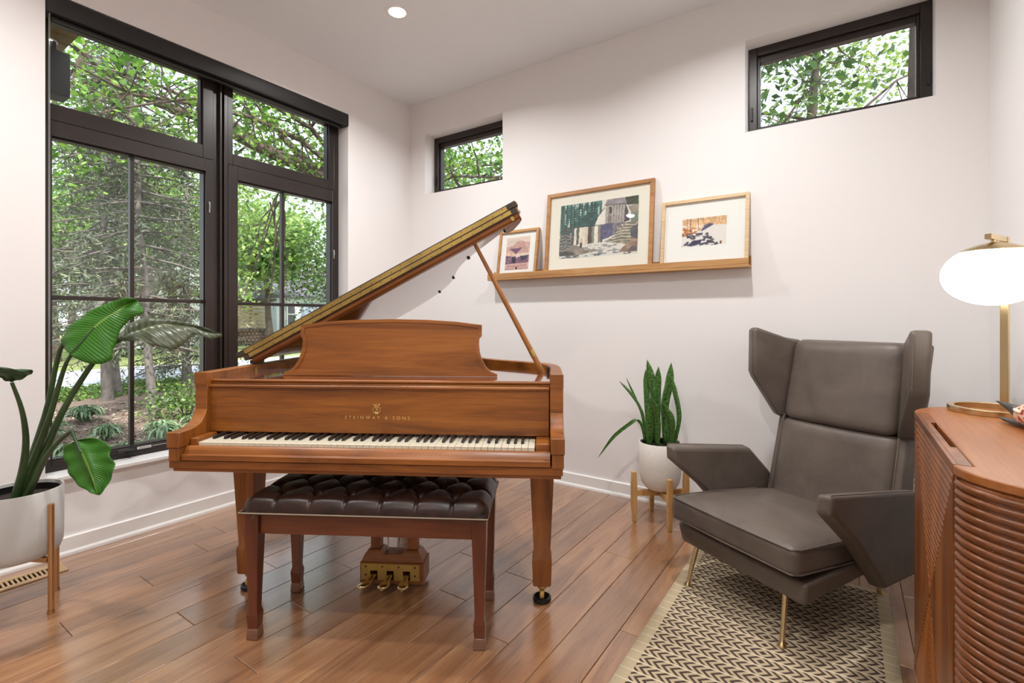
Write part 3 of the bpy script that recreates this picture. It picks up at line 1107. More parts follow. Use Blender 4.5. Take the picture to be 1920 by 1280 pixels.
# ebonised fold edges and the long brass hinge
MB().box(0.006, 1.448, QF - 0.006, QF - 0.0005, -0.004, 0.0215).build('leaf_edge', 'lid_edge', lid, bevel=0.002)
MB().box(-0.020, 1.458, QF - 0.006, QF - 0.0005, 0.0245, 0.050).build('flap_edge', 'lid_edge', lid, bevel=0.002)
MB().box(0.034, 1.418, QF - 0.0085, QF - 0.006, 0.0015, 0.0205).build('hinge_plate', 'old_brass', lid)
MB().box(0.022, 1.410, QF - 0.0085, QF - 0.006, 0.0255, 0.0445).build('hinge_plate', 'old_brass', lid)
MB().tube([(0.03, QF - 0.009, 0.023), (1.414, QF - 0.009, 0.023)], 0.0024, 8).build('hinge_knuckle', 'lid_edge', lid)
scr = MB()
for k in range(26):
    for zz, o_ in ((0.0155 if k % 2 else 0.006, 0.0), (0.0395 if k % 2 else 0.031, 0.012)):
        x = 0.06 + k * 0.0527 + o_
        scr.tube([(x, QF - 0.0094, zz), (x, QF - 0.0086, zz)], 0.0024, 8)
tag(scr.build('hinge_screw', 'blackened', lid), kind='stuff')
# batten under the lid, rounded tips, prop cup, rubber buttons
MB().prism([(QF + 0.004, -0.0005), (QF + 0.004, -0.020), (QF + 0.015, -0.030), (QF + 0.05, -0.030), (QF + 0.06, -0.0005)], 'x', 0.03, 1.44).build('lid_batten', 'walnut_x', lid, bevel=0.002)
MB().prism([(1.38, QF + 0.061), (1.452, QF + 0.061), (1.44, QF + 0.12), (1.40, QF + 0.20), (1.36, QF + 0.20)], 'z', -0.028, -0.0005).build('lid_tip_block', 'walnut_x', lid, bevel=0.004)
MB().box(1.405, 1.418, QF + 0.001, QF + 0.0035, -0.026, -0.006).build('lid_pin', 'old_brass', lid)
rb = MB().lathe([(0.0, -0.009), (0.007, -0.009), (0.009, 0.0)], 12, cap=False).build('rubber_button', 'rubber', lid, smooth=40)
for i, (x, y) in enumerate(((1.36, 0.73), (1.12, 0.90), (0.955, 1.24), (0.80, 1.48))):
    if i == 0:
        rb.location = (x, y, 0)
    else:
        child_copy(rb, lid, (x, y, 0))
# lid hinges on the spine, lock plate
for q in (0.56, 1.35):
    MB().box(-0.006, 0.03, q - 0.03, q + 0.03, 0.9865, 1.004).build('lid_hinge', 'lid_edge', piano)
MB().box(0.0505, 0.052, 0.475, 0.495, 0.955, 0.975).build('lock_plate', 'old_brass', piano)
# prop stick
pb0 = Vector((1.400, 0.52, 0.935))
pb1 = Vector((1.076, 0.53, 1.548))
dirp = pb1 - pb0
st = MB().tube([pb0, pb0 + dirp * 0.16], [0.0135, 0.0125], 12).build('prop_stick', 'prop', piano, smooth=50)
MB().tube([pb0 + dirp * 0.162, pb0 + dirp * 0.55, pb1], [0.0125, 0.0115, 0.0085], 12).build('prop_upper_rod', 'prop', st, smooth=50)
MB().tube([pb0 + dirp * 0.155, pb0 + dirp * 0.20], [0.0132, 0.0132], 12).build('prop_ferrule', 'old_brass', st, smooth=50)
MB().box(1.408, 1.424, 0.49, 0.55, 0.925, 0.984).build('prop_bracket', 'blackened', piano, bevel=0.003)

# legs with casters
for (p, q) in ((0.085, 0.385), (1.388, 0.372), (0.50, 1.44)):
    lg = MB().taper(p, q, [(0.075, 0.034, 0.034), (0.082, 0.038, 0.038), (0.185, 0.041, 0.041), (0.192, 0.0405, 0.0405), (0.205, 0.034, 0.034), (0.60, 0.052, 0.052), (0.612, 0.058, 0.058), (0.6275 if q < 1 else 0.671, 0.058, 0.058)]).build('leg', 'walnut_z', piano, bevel=0.003)
    MB().lathe([(0.0, 0.074), (0.021, 0.074), (0.021, 0.058), (0.012, 0.055), (0.010, 0.03)], 16, (p, q, 0)).build('caster_stem', 'old_brass', lg, smooth=40)
    cx = MB()
    for k in range(17):
        a = 2 * PI * k / 16
    cx.tube([(p - 0.010, q, 0.027), (p + 0.010, q, 0.027)], 0.027, 20)
    cx.build('caster_wheel', 'old_brass', lg, bevel=0.003)
    MB().lathe([(0.020, 0.0005), (0.036, 0.0005), (0.039, 0.006), (0.038, 0.018), (0.031, 0.021), (0.027, 0.010), (0.020, 0.006)], 24, (p, q, 0), cap=False).build('caster_cup', 'rubber', lg, smooth=50)

# pedal lyre
ly = empty('pedal_lyre')
ly.parent = piano
for xa, xb in ((0.617, 0.665), (0.784, 0.832)):
    MB().prism([(xa, 0.6275), (xb, 0.6275), (xb - 0.002, 0.17), (xa + 0.002, 0.17)], 'y', 0.43, 0.475).build('lyre_post', 'walnut_z', ly, bevel=0.003)
    MB().taper((xa + xb) / 2, 0.452, [(0.148, 0.042, 0.040), (0.156, 0.040, 0.038), (0.170, 0.028, 0.027)]).build('post_base', 'walnut_x', ly, bevel=0.001)
PX = [0.638, 0.712, 0.786]
pbx = MB().box(0.574, 0.862, 0.465, 0.53, 0.020, 0.112).box(0.574, 0.862, 0.422, 0.465, 0.078, 0.112).box(0.574, 0.862, 0.422, 0.465, 0.020, 0.036)
eb = [0.574] + [e for x in PX for e in (x - 0.0165, x + 0.0165)] + [0.862]
for a, b in zip(eb[0::2], eb[1::2]):
    pbx.box(a, b, 0.422, 0.465, 0.036, 0.078)
pbx.build('pedal_box', 'walnut_x', ly)
MB().hexa([(0.578, 0.424, 0.1125), (0.858, 0.424, 0.1125), (0.858, 0.525, 0.1125), (0.578, 0.525, 0.1125)], [(0.592, 0.430, 0.147), (0.846, 0.430, 0.147), (0.846, 0.50, 0.147), (0.592, 0.50, 0.147)]).build('pedal_box_top', 'walnut_x', ly, bevel=0.002)
# brass plate, notched over the pedals
pl = MB()
PX = [0.638, 0.712, 0.786]
pl.box(0.580, 0.844, 0.418, 0.4215, 0.078, 0.108)
edges = [0.580] + [e for x in PX for e in (x - 0.0165, x + 0.0165)] + [0.844]
for a, b in zip(edges[0::2], edges[1::2]):
    pl.box(a, b, 0.418, 0.4215, 0.036, 0.078)
pl.build('pedal_plate', 'old_brass', ly)
scw = MB()
for x, z in ((0.601, 0.095), (0.601, 0.058), (0.676, 0.096), (0.750, 0.096), (0.824, 0.095), (0.824, 0.058)):
    scw.tube([(x, 0.4172, z), (x, 0.418, z)], 0.0042, 10)
tag(scw.build('plate_screw', 'blackened', ly), kind='stuff')
for i, x in enumerate(PX):
    sh = (-0.032, -0.012, 0.004)[i]
    pm = MB()
    rows = []
    stn = [(0.466, 0.0125, 0.060), (0.4175, 0.0125, 0.060), (0.400, 0.0120, 0.055), (0.384, 0.0135, 0.049), (0.372, 0.0195, 0.047), (0.358, 0.0245, 0.047), (0.344, 0.0245, 0.047), (0.334, 0.018, 0.046), (0.329, 0.008, 0.045)]
    for q, w, z in stn:
        t_ = max(0.0, 0.4175 - q) / 0.09
        c_ = x + sh * t_ ** 1.3
        rows.append([(c_ + w * math.cos(a), q, z + 0.0085 * math.sin(a)) for a in [2 * PI * k / 14 for k in range(14)]])
    pm.grid(rows, closed=True)
    pm.f.append(tuple(range(14)))
    pm.f.append(tuple(range(8 * 14, 9 * 14)))
    pm.build('pedal', 'brass', ly, smooth=60)
for x in (0.69, 0.735):
    MB().tube([(x, 0.46, 0.148), (x, 0.46, 0.628)], 0.003, 8).build('pedal_rod', 'steel', ly)
MB().tube([(0.72, 0.50, 0.12), (0.72, 0.86, 0.69)], 0.006, 8).build('lyre_brace', 'steel', ly)

# ================================================================== piano bench
bench = empty('piano_bench', piano.matrix_basis @ Vector((0.735, 0.215, 0)), P_ROT)
piano_m = Matrix.Translation((1.207, -2.398, 0)) @ Matrix.Rotation(P_ROT, 4, 'Z')
bench.location = piano_m @ Vector((0.735, 0.215, 0))
tag(bench, 'mahogany piano bench with buttoned dark brown leather seat', 'bench')
BX, BY = 0.427, 0.160
for sx_ in (-1, 1):
    for sy_ in (-1, 1):
        lg = MB().taper(sx_ * BX, sy_ * BY, [(0.034, 0.018, 0.018), (0.040, 0.0185, 0.0185), (0.088, 0.0215, 0.0215), (0.094, 0.021, 0.021), (0.112, 0.0165, 0.0165), (0.39, 0.0255, 0.0255), (0.479, 0.0265, 0.0265)]).build('leg', 'bench_wood_z', bench, bevel=0.002)
        MB().taper(sx_ * BX, sy_ * BY, [(0.0005, 0.0205, 0.0205), (0.004, 0.0222, 0.0222), (0.036, 0.0205, 0.0205), (0.042, 0.0195, 0.0195)]).build('foot_cup', 'clear', lg, bevel=0.003)
for sy_ in (-1, 1):
    MB().box(-BX + 0.0265, BX - 0.0265, sy_ * BY - 0.011, sy_ * BY + 0.011, 0.396, 0.479).build('apron', 'bench_wood', bench, bevel=0.002)
for sx_ in (-1, 1):
    MB().box(sx_ * BX - 0.011, sx_ * BX + 0.011, -BY + 0.0265, BY - 0.0265, 0.396, 0.479).build('side_apron', 'bench_wood', bench, bevel=0.002)
# buttoned cushion as one height field with rolled sides
CXh, CYh = 0.462, 0.208
NX, NY = 220, 110
gx = np.linspace(-1, 1, NX)
gy = np.linspace(-1, 1, NY)
gx = np.sign(gx) * (1 - (1 - np.abs(gx)) ** 1.25)
gy = np.sign(gy) * (1 - (1 - np.abs(gy)) ** 1.25)
X, Y = np.meshgrid(gx * CXh, gy * CYh)
dx = CXh - np.abs(X)
dy = CYh - np.abs(Y)
Rr = 0.05
ux = np.clip(1 - dx / Rr, 0, 1)
uy = np.clip(1 - dy / Rr, 0, 1)
rho = np.clip(np.sqrt(ux ** 2 + uy ** 2), 0, 1)
Zc = 0.052 * np.sqrt(np.clip(1 - rho ** 2, 0, 1)) + 0.006 * np.clip(1 - (X / CXh) ** 2, 0, 1) * np.clip(1 - (Y / CYh) ** 2, 0, 1)
SPX = 2 * CXh / 7
btn = []
ROWS = [-0.128, -0.043, 0.043, 0.128]
for r_i, yy in enumerate(ROWS):
    if r_i % 2 == 0:
        btn += [(-CXh + SPX * (k + 1), yy, r_i) for k in range(6)]
    else:
        btn += [(-CXh + SPX * (k + 0.5), yy, r_i) for k in range(7)]


def seg_d(ax_, ay_, bx_, by_):
    L_ = (bx_ - ax_) ** 2 + (by_ - ay_) ** 2
    t_ = np.clip(((X - ax_) * (bx_ - ax_) + (Y - ay_) * (by_ - ay_)) / L_, 0, 1)
    return np.hypot(X - ax_ - t_ * (bx_ - ax_), Y - ay_ - t_ * (by_ - ay_))


crease = np.full_like(X, 9.0)
for (ax_, ay_, ar) in btn:
    for (bx_, by_, br) in btn:
        if br == ar + 1 and abs(bx_ - ax_) < SPX * 0.6:
            crease = np.minimum(crease, seg_d(ax_, ay_, bx_, by_))
    if ar == 0:
        crease = np.minimum(crease, seg_d(ax_, ay_, ax_, -CYh))
    if ar == len(ROWS) - 1:
        crease = np.minimum(crease, seg_d(ax_, ay_, ax_, CYh))
    if ar % 2 == 1 and (ax_ < -CXh + SPX or ax_ > CXh - SPX):
        crease = np.minimum(crease, seg_d(ax_, ay_, math.copysign(CXh, ax_), ay_))
Zc = Zc - 0.009 * np.exp(-(crease / 0.005) ** 2) * (0.35 + 0.65 * np.clip(Zc / 0.05, 0, 1))
Zc = Zc + 0.004 * (1 - np.exp(-(crease / 0.03) ** 2)) * np.clip(Zc / 0.05, 0, 1)
for (ax_, ay_, ar) in btn:
    Zc = Zc - 0.020 * np.exp(-(np.hypot(X - ax_, Y - ay_) / 0.016) ** 2)
Zc = np.maximum(Zc, 0.0)
V = np.stack([X, Y, 0.481 + 0.006 + Zc], -1).reshape(-1, 3)
idx = np.arange(NX * NY).reshape(NY, NX)
F = np.stack([idx[:-1, :-1], idx[:-1, 1:], idx[1:, 1:], idx[1:, :-1]], -1).reshape(-1, 4)
cu = np_obj('seat_cushion', V, F, 'bench_leather', bench)
cu.data.shade_smooth()
bb = MB().lathe([(0.0, 0.004), (0.006, 0.003), (0.008, 0.0)], 12, cap=False).build('button', 'bench_leather', cu, smooth=60)
for i, (ax_, ay_, ar) in enumerate(btn):
    zz = 0.487 + float(np.interp(0, [0], [0])) + float(Zc[np.argmin(np.abs(gy * CYh - ay_)), np.argmin(np.abs(gx * CXh - ax_))])
    if i == 0:
        bb.location = (ax_, ay_, zz)
    else:
        child_copy(bb, cu, (ax_, ay_, zz))
pp = [(-CXh, -CYh), (CXh, -CYh), (CXh, CYh), (-CXh, CYh), (-CXh, -CYh)]
MB().box(-CXh + 0.002, CXh - 0.002, -CYh + 0.002, CYh - 0.002, 0.4795, 0.4872).build('seat_board', 'bench_leather', bench)
wl_ = MB()
wl_.tube([(a, b, 0.4855) for a, b in pp], 0.0028, 8)
tag(wl_.build('welt', 'stitch', cu), 'pale welt around the seat')
MB().tube([(-BX + 0.014, -BY - 0.030, 0.484), (-BX + 0.010, -BY - 0.032, 0.470), (-BX + 0.004, -BY - 0.031, 0.459)], 0.0010, 5).build('loose_thread', 'stitch', cu)
MB().tube([(-BX + 0.018, -BY - 0.030, 0.484), (-BX + 0.018, -BY - 0.032, 0.471), (-BX + 0.011, -BY - 0.031, 0.461)], 0.0010, 5).build('loose_thread', 'stitch', cu)
# ================================================================== rug
rug = empty('runner_rug', (3.045, -1.535, 0.0), 0)
tag(rug, 'beige and dark brown arrow weave runner under the wing armchair', 'rug')
rb_ = MB()
nx_, ny_ = 16, 42
rows = []
for j in range(ny_ + 1):
    yy = -RUG_L / 2 + RUG_L * j / ny_
    row = []
    for i in range(nx_ + 1):
        xx = -RUG_W / 2 + RUG_W * i / nx_
        lift = 0.003
        # the far corner by the sideboard curls up a little
        d = max(0.0, (xx - 0.30) / 0.10) * max(0.0, (yy - (RUG_L / 2 - 0.28)) / 0.28)
        row.append((xx - 0.0 * d, yy, lift + 0.0 * d))
    rows.append(row)
rb_.grid(rows)
ro = rb_.build('woven_field', 'rug', rug, solid=0.005, smooth=60)

# ================================================================== wing armchair
CH_ROT = math.atan2(0.505, -0.863)
chair = empty('wing_armchair', (2.870 + 0.863 * 0.05, -0.977 - 0.505 * 0.05, 0.0), CH_ROT)
tag(chair, 'brown leather high back wing armchair on slim brass legs', 'armchair')


def slab(name, poly, plane, thick, mat, parent, bev=0.018):
    """poly: outline points 3D on the inner face; thick: offset vector"""
    a = [Vector(p) for p in poly]
    b = [p + Vector(thick) for p in a]
    return MB().hexa(a, b).build(name, mat, parent, bevel=bev, seg=4, smooth=40)


# seat base: shell tapering towards the front edge and underside
MB().hexa([(-0.295, 0.0, 0.170), (0.295, 0.0, 0.170), (0.255, -0.62, 0.185), (-0.255, -0.62, 0.185)],
          [(-0.313, 0.012, 0.258), (0.313, 0.012, 0.258), (0.30, -0.66, 0.30), (-0.30, -0.66, 0.30)]).build('seat_base', 'chair_leather', chair, bevel=0.016, seg=4)
cush = rounded_box(-0.305, 0.305, -0.60, 0.062, 0.282, 0.392, 0.030, 12, warp=lambda q: np.array([q[0] * (1 - 0.05 * max(0, -q[1] / 0.6)), q[1], q[2] - 0.05 * max(0, -q[1] / 0.6) + 0.0]), crown=0.022)
sc0 = bm_obj('seat_cushion', cush, 'chair_leather', chair)
for zz in (0.384, 0.296):
    pts = [(-0.292, -0.50, zz - 0.04), (-0.302, -0.2, zz - 0.014), (-0.303, 0.03, zz), (-0.285, 0.058, zz), (0, 0.0635, zz), (0.285, 0.058, zz), (0.303, 0.03, zz), (0.302, -0.2, zz - 0.014), (0.292, -0.50, zz - 0.04)]
    MB().tube(pts, 0.0035, 8).build('piping', 'chair_leather', sc0, smooth=60)


# backrest surfaces lean back
def back_y(z):
    return -0.575 - (z - 0.34) * 0.235


def lean(q, y0_=0.0):
    return np.array([q[0], q[1] + back_y(q[2]), q[2]])


bk_ = rounded_box(-0.262, 0.262, -0.075, 0.010, 0.27, 0.702, 0.035, 10, warp=lambda q: lean(np.array([q[0] * (1.0 + 0.03 * (0.7 - q[2])), q[1] + 0.018 * (1 - (q[0] / 0.262) ** 2) * (q[1] > -0.03), q[2]])))
bm_obj('lumbar_cushion', bk_, 'chair_leather', chair)
hd = rounded_box(-0.256, 0.256, -0.075, 0.022, 0.698, 1.095, 0.04, 10, warp=lambda q: lean(np.array([q[0], q[1] + 0.020 * (1 - (q[0] / 0.256) ** 2) * (q[1] > -0.03), q[2]])))
bm_obj('head_cushion', hd, 'chair_leather', chair)
# outer back shell and side borders
mb = MB()
mb.hexa([(-0.29, back_y(0.26) - 0.14, 0.26), (0.29, back_y(0.26) - 0.14, 0.26), (0.29, back_y(0.26) - 0.06, 0.26), (-0.29, back_y(0.26) - 0.06, 0.26)],
        [(-0.27, back_y(1.085) - 0.115, 1.085), (0.27, back_y(1.085) - 0.115, 1.085), (0.27, back_y(1.085) - 0.055, 1.085), (-0.27, back_y(1.085) - 0.055, 1.085)])
mb.build('back_shell', 'chair_leather', chair, bevel=0.02, seg=4)
for s_ in (-1, 1):
    mb = MB()
    mb.hexa([(s_ * 0.262, back_y(0.27) - 0.09, 0.27), (s_ * 0.298, back_y(0.27) - 0.09, 0.27), (s_ * 0.298, back_y(0.27) - 0.012, 0.27), (s_ * 0.262, back_y(0.27) - 0.002, 0.27)],
            [(s_ * 0.256, back_y(0.715) - 0.09, 0.715), (s_ * 0.292, back_y(0.715) - 0.09, 0.715), (s_ * 0.290, back_y(0.715) - 0.012, 0.715), (s_ * 0.256, back_y(0.715) - 0.002, 0.715)])
    sb_ = mb.build('back_border', 'chair_leather', chair, bevel=0.008, seg=3)
    st_ = MB().tube([(s_ * 0.2655, back_y(z) + 0.0005, z) for z in np.linspace(0.32, 0.69, 12)], 0.0013, 6).build('stitching', 'chair_stitch', sb_)
    # wing: thick panel flaring forward and outward beside the head cushion
    yb_t, yb_b = back_y(1.09), back_y(0.69)
    inner = [(s_ * 0.252, yb_t - 0.050, 1.090), (s_ * 0.275, yb_t + 0.045, 1.105), (s_ * 0.345, -0.570, 1.160), (s_ * 0.352, -0.556, 1.140), (s_ * 0.350, -0.548, 0.925), (s_ * 0.342, -0.556, 0.895), (s_ * 0.262, yb_b + 0.022, 0.700), (s_ * 0.252, yb_b - 0.050, 0.690)]
    th = (s_ * 0.062, -0.034, 0.0)
    w_ = slab('wing', inner, None, th, 'chair_leather', chair, 0.017)
    off = Vector((s_ * 0.0125, -0.0035, -0.004))
    MB().tube([Vector(inner[k]) + off for k in (3, 4)], 0.0013, 6).build('stitching', 'chair_stitch', w_)
    # arm: kite shaped panel leaning outward
    prof_ = [(0.004, 0.592), (-0.515, 0.530), (-0.655, 0.392), (-0.60, 0.180), (-0.37, 0.168), (-0.165, 0.385), (0.006, 0.525)]
    prof_ = prof_[::-1]
    pts = [(s_ * (0.302 + 0.085 * (z - 0.17)), f_, z) for f_, z in prof_]
    a_ = slab('arm', pts, None, (s_ * 0.062, 0, 0.012), 'chair_leather', chair, 0.017)
    ol = [Vector(p) + Vector((s_ * 0.052, 0, 0.012)) for p in pts]
    cen = sum(ol, Vector()) / len(ol)
    ring_ = [p + (p - cen).normalized() * -0.004 for p in ol]
    MB().tube([ring_[1], ring_[0], ring_[6], ring_[5]], 0.0016, 6).build('stitching', 'chair_stitch', a_)
# legs
for (x, y, tx, ty, z1_) in ((-0.23, 0.028, -0.215, -0.012, 0.176), (0.23, 0.028, 0.215, -0.012, 0.176), (-0.185, -0.68, -0.17, -0.55, 0.19), (0.185, -0.68, 0.17, -0.55, 0.19)):
    z0_ = 0.0050
    MB().tube([(x, y, z0_), (x, y, z0_ + 0.003), (x + (tx - x) * 0.05, y + (ty - y) * 0.05, 0.016), (x + (tx - x) * 0.12, y + (ty - y) * 0.12, 0.030), (tx, ty, z1_)], [0.0185, 0.0175, 0.0105, 0.0085, 0.0112], 14).build('leg', 'brass', chair, smooth=50)

# ================================================================== sideboard
SBX, SBW = 3.475, 3.843      # front plane and back
SY0, SYM, SY1 = -1.833, -1.487, -1.141
EN, EF = 0.19, 0.27          # curved end depths (towards the viewer, towards the far wall)
ZT = 0.90
side = empty('sideboard', (3.66, SYM, 0))
tag(side, 'reddish brown wooden sideboard with ribbed rounded ends and carved doors', 'sideboard')
SO = (3.66, SYM, 0)


def plan(inx=0.0, n=22):
    """closed plan outline, counter-clockwise, inset by inx"""
    W_ = SBW - SBX - inx
    pts = []
    for k in range(n + 1):
        a = PI / 2 * k / n
        pts.append((SBW - W_ * math.sin(a), SY1 + (EF - inx) * math.cos(a)))
    for k in range(n + 1):
        a = PI / 2 * k / n
        pts.append((SBW - W_ * math.cos(a), SY0 - (EN - inx) * math.sin(a)))
    return pts


# carcass (doors stand in front of it)
body = plan(0.030)
MB().prism(body, 'z', 0.055, ZT - 0.02).build('carcass', 'sheesham_z', side, org=SO, smooth=35)
MB().prism(plan(0.06), 'z', 0.0005, 0.055).build('plinth', 'sheesham_z', side, org=SO, smooth=35)
# top: full outline with the doors' strip cut out of the front
top = plan(0.0)
k_ = len(top) // 2
pts = [p for p in top[:k_]] + [(SBX + 0.0335, SY1), (SBX + 0.0335, SY0)] + [p for p in top[k_:]]
MB().prism(pts, 'z', ZT - 0.0195, ZT).build('top', 'sheesham_top', side, org=SO, bevel=0.003, smooth=35)
# upright posts at the door edges
for ya, yb in ((SY1 - 0.0, SY1 + 0.012), (SY0 - 0.012, SY0)):
    MB().box(SBX + 0.003, SBX + 0.034, ya, yb, 0.05, ZT - 0.0198).build('door_post', 'sheesham_z', side, org=SO, bevel=0.002)
# doors
PITCH = 0.0182
zc_ = 0.475
ribprof = [(0.0, -0.0086), (-0.0052, -0.0070), (-0.0084, -0.003), (-0.0090, 0.0), (-0.0084, 0.003), (-0.0052, 0.0070), (0.0, 0.0086)]
unit = MB().prism([(a, b) for a, b in ribprof], 'y', 0.0, 1.0)
unit_o = None
for (ya, yb, hinge) in ((SYM + 0.001, SY1 - 0.001, 1), (SY0 + 0.001, SYM - 0.001, -1)):
    d = MB()
    d.box(SBX + 0.009, SBX + 0.020, ya, yb, 0.058, ZT)
    # finger notch next to the meeting edge
    nL = 0.165
    if hinge > 0:
        d.box(SBX + 0.020, SBX + 0.031, ya + nL, yb, 0.058, ZT).box(SBX + 0.020, SBX + 0.031, ya, ya + nL, 0.058, ZT - 0.03)
    else:
        d.box(SBX + 0.020, SBX + 0.031, ya, yb - nL, 0.058, ZT).box(SBX + 0.020, SBX + 0.031, yb - nL, yb, 0.058, ZT - 0.03)
    door = d.build('door', 'sheesham_z', side, org=SO)
    # plain raised triangle on the hinge side, level with the crests of the ribs
    if hinge > 0:
        tri = [(ya + 0.002, zc_), (yb, 0.075), (yb, 0.878)]
    else:
        tri = [(yb - 0.002, zc_), (ya, 0.878), (ya, 0.075)]
    MB().prism(tri, 'x', SBX + 0.0005, SBX + 0.0088).build('plain_panel', 'sheesham_z', door, org=SO)
    MB().box(SBX, SBX + 0.0089, ya, yb, 0.8795, ZT).build('top_rail', 'sheesham_y', door, org=SO, bevel=0.001)
    wd = yb - ya
    for r_ in range(45):
        z = 0.075 + PITCH * (r_ + 0.5)
        if z > 0.872:
            continue
        fr_ = (z - zc_) / (0.878 - zc_) if z > zc_ else (zc_ - z) / (zc_ - 0.075)
        L_ = wd * fr_ - 0.002
        if L_ < 0.006:
            continue
        if unit_o is None:
            unit_o = unit.build('rib', 'sheesham_y', door, smooth=60)
            rib = unit_o
        else:
            rib = child_copy(unit_o, door)
        y_st = ya if hinge > 0 else yb - L_
        rib.location = (SBX + 0.0089 - SO[0], y_st - SO[1], z)
        rib.scale = (1, L_, 1)
# ribbed ends: one bent half-round rib mesh, repeated upwards
for far in (False, True):
    mb = MB()
    rows = []
    W_ = SBW - SBX
    nseg = 22
    for k in range(nseg + 1):
        a = PI / 2 * k / nseg
        row = []
        for off, dz in ribprof:
            o_ = 0.0095 + off
            Wk = W_ - o_
            if far:
                row.append((SBW - Wk * math.cos(a), SY1 + 0.0125 + (EF - 0.0125 - o_) * math.sin(a), dz))
            else:
                row.append((SBW - Wk * math.cos(a), SY0 - 0.0125 - (EN - 0.0125 - o_) * math.sin(a), dz))
        rows.append(row)
    mb.grid(rows)
    first = None
    for r_ in range(45):
        z = 0.0645 + PITCH * r_
        if z > ZT - 0.029:
            break
        if first is None:
            first = mb.build('end_rib', 'sheesham_y', side, org=SO, smooth=60)
            first.location.z = z
        else:
            child_copy(first, side, (0, 0, z))
    # curved backing behind the ribs
    bkm = MB()
    rows = []
    for k in range(nseg + 1):
        a = PI / 2 * k / nseg
        Wk = W_ - 0.011
        yy = (SY1 + 0.0125 + (EF - 0.0235) * math.sin(a)) if far else (SY0 - 0.0125 - (EN - 0.0235) * math.sin(a))
        rows.append([(SBW - Wk * math.cos(a), yy, 0.055), (SBW - Wk * math.cos(a), yy, ZT - 0.02)])
    bkm.grid(rows)
    bkm.build('end_backing', 'sheesham_z', side, org=SO, smooth=60, solid=0.004)

# ================================================================== table lamp
LX, LY = 3.682, -1.015
lamp = empty('table_lamp', (LX, LY, ZT))
tag(lamp, 'brass table lamp with white glass globe on the sideboard', 'lamp')
MB().lathe([(0.094, 0.0006), (0.112, 0.0006), (0.112, 0.0185), (0.094, 0.0185), (0.094, 0.0006)], 56, cap=False).build('base_ring', 'brass', lamp, bevel=0.001, smooth=40)
ds = Vector((0.045, 0.093, 0)).normalized()
sp_ = ds * 0.103
ang = math.atan2(ds.y, ds.x)


def obox(c, ux, hx, hy, z0_, z1_):
    uy = Vector((-ux.y, ux.x, 0))
    q = [c - ux * hx - uy * hy, c + ux * hx - uy * hy, c + ux * hx + uy * hy, c - ux * hx + uy * hy]
    return [(p.x, p.y, z0_) for p in q], [(p.x, p.y, z1_) for p in q]


MB().hexa(*obox(sp_, ds, 0.008, 0.0105, 0.0187, 0.571)).build('stem', 'brass', lamp, bevel=0.0015)
MB().hexa(*obox(sp_ * 0.33, ds, 0.077, 0.0085, 0.5535, 0.5705)).build('arm', 'brass', lamp, bevel=0.001)
MB().lathe([(0.006, 0.545), (0.006, 0.5533)], 16).build('hanger', 'brass', lamp)
GRX, GRZ, GZC = 0.130, 0.098, 0.442
prof_ = []
for k in range(29):
    a = -PI / 2 + k * (PI / 2 + R(50)) / 28
    prof_.append((GRX * math.cos(a) + 1e-5, GZC + GRZ * math.sin(a)))
t = NT('opal_glass_lit')
t.bsdf(C(255, 253, 248), 0.25, emit=(1, 0.95, 0.88, 1), emit_s=5.0)
M['opal'] = t.m
MB().lathe(prof_, 48, cap=False).build('globe', 'opal', lamp, smooth=60)
zc0 = prof_[-1][1]
MB().lathe([(prof_[-1][0] + 0.001, zc0 - 0.001), (prof_[-1][0] - 0.008, zc0 + 0.008), (0.045, zc0 + 0.020), (0.016, zc0 + 0.0275), (0.010, 0.546), (0.0, 0.5462)], 40, cap=False).build('cap', 'brass', lamp, smooth=50)

# ================================================================== carved bird ornament at the sideboard's edge
t = NT('patterned_cloth')
v = t.coords('Object')
vo = t.n('TexVoronoi', feature='DISTANCE_TO_EDGE')
t.link(v, vo.inputs['Vector'])
vo.inputs['Scale'].default_value = 48
fa = t.math('LESS_THAN', vo.outputs['Distance'], 0.16)
fb_ = t.noise(v, 26, 2)
cc = t.ramp(fb_, [(0.40, C(120, 34, 28)), (0.55, C(176, 60, 44)), (0.68, C(66, 30, 28))])
t.bsdf(t.mix(fa, cc, C(222, 186, 160)), 0.5)
M['pattern'] = t.m
M['bird_dark'] = plain('dark_horn', C(46, 42, 42), 0.28)
orn = empty('bird_head_ornament', (3.705, -1.285, ZT), math.atan2(-0.13, 0.055))
tag(orn, 'red patterned bird head ornament with open dark beak', 'ornament')


def loft(name, stations, mat, parent, n=16):
    mb = MB()
    rows = []
    for (x, y, z, ry, rz) in stations:
        rows.append([(x, y + ry * math.cos(2 * PI * k / n), z + rz * math.sin(2 * PI * k / n)) for k in range(n)])
    mb.grid(rows, closed=True)
    mb.f.append(tuple(range(n)))
    mb.f.append(tuple((len(rows) - 1) * n + k for k in range(n)))
    return mb.build(name, mat, parent, smooth=60)


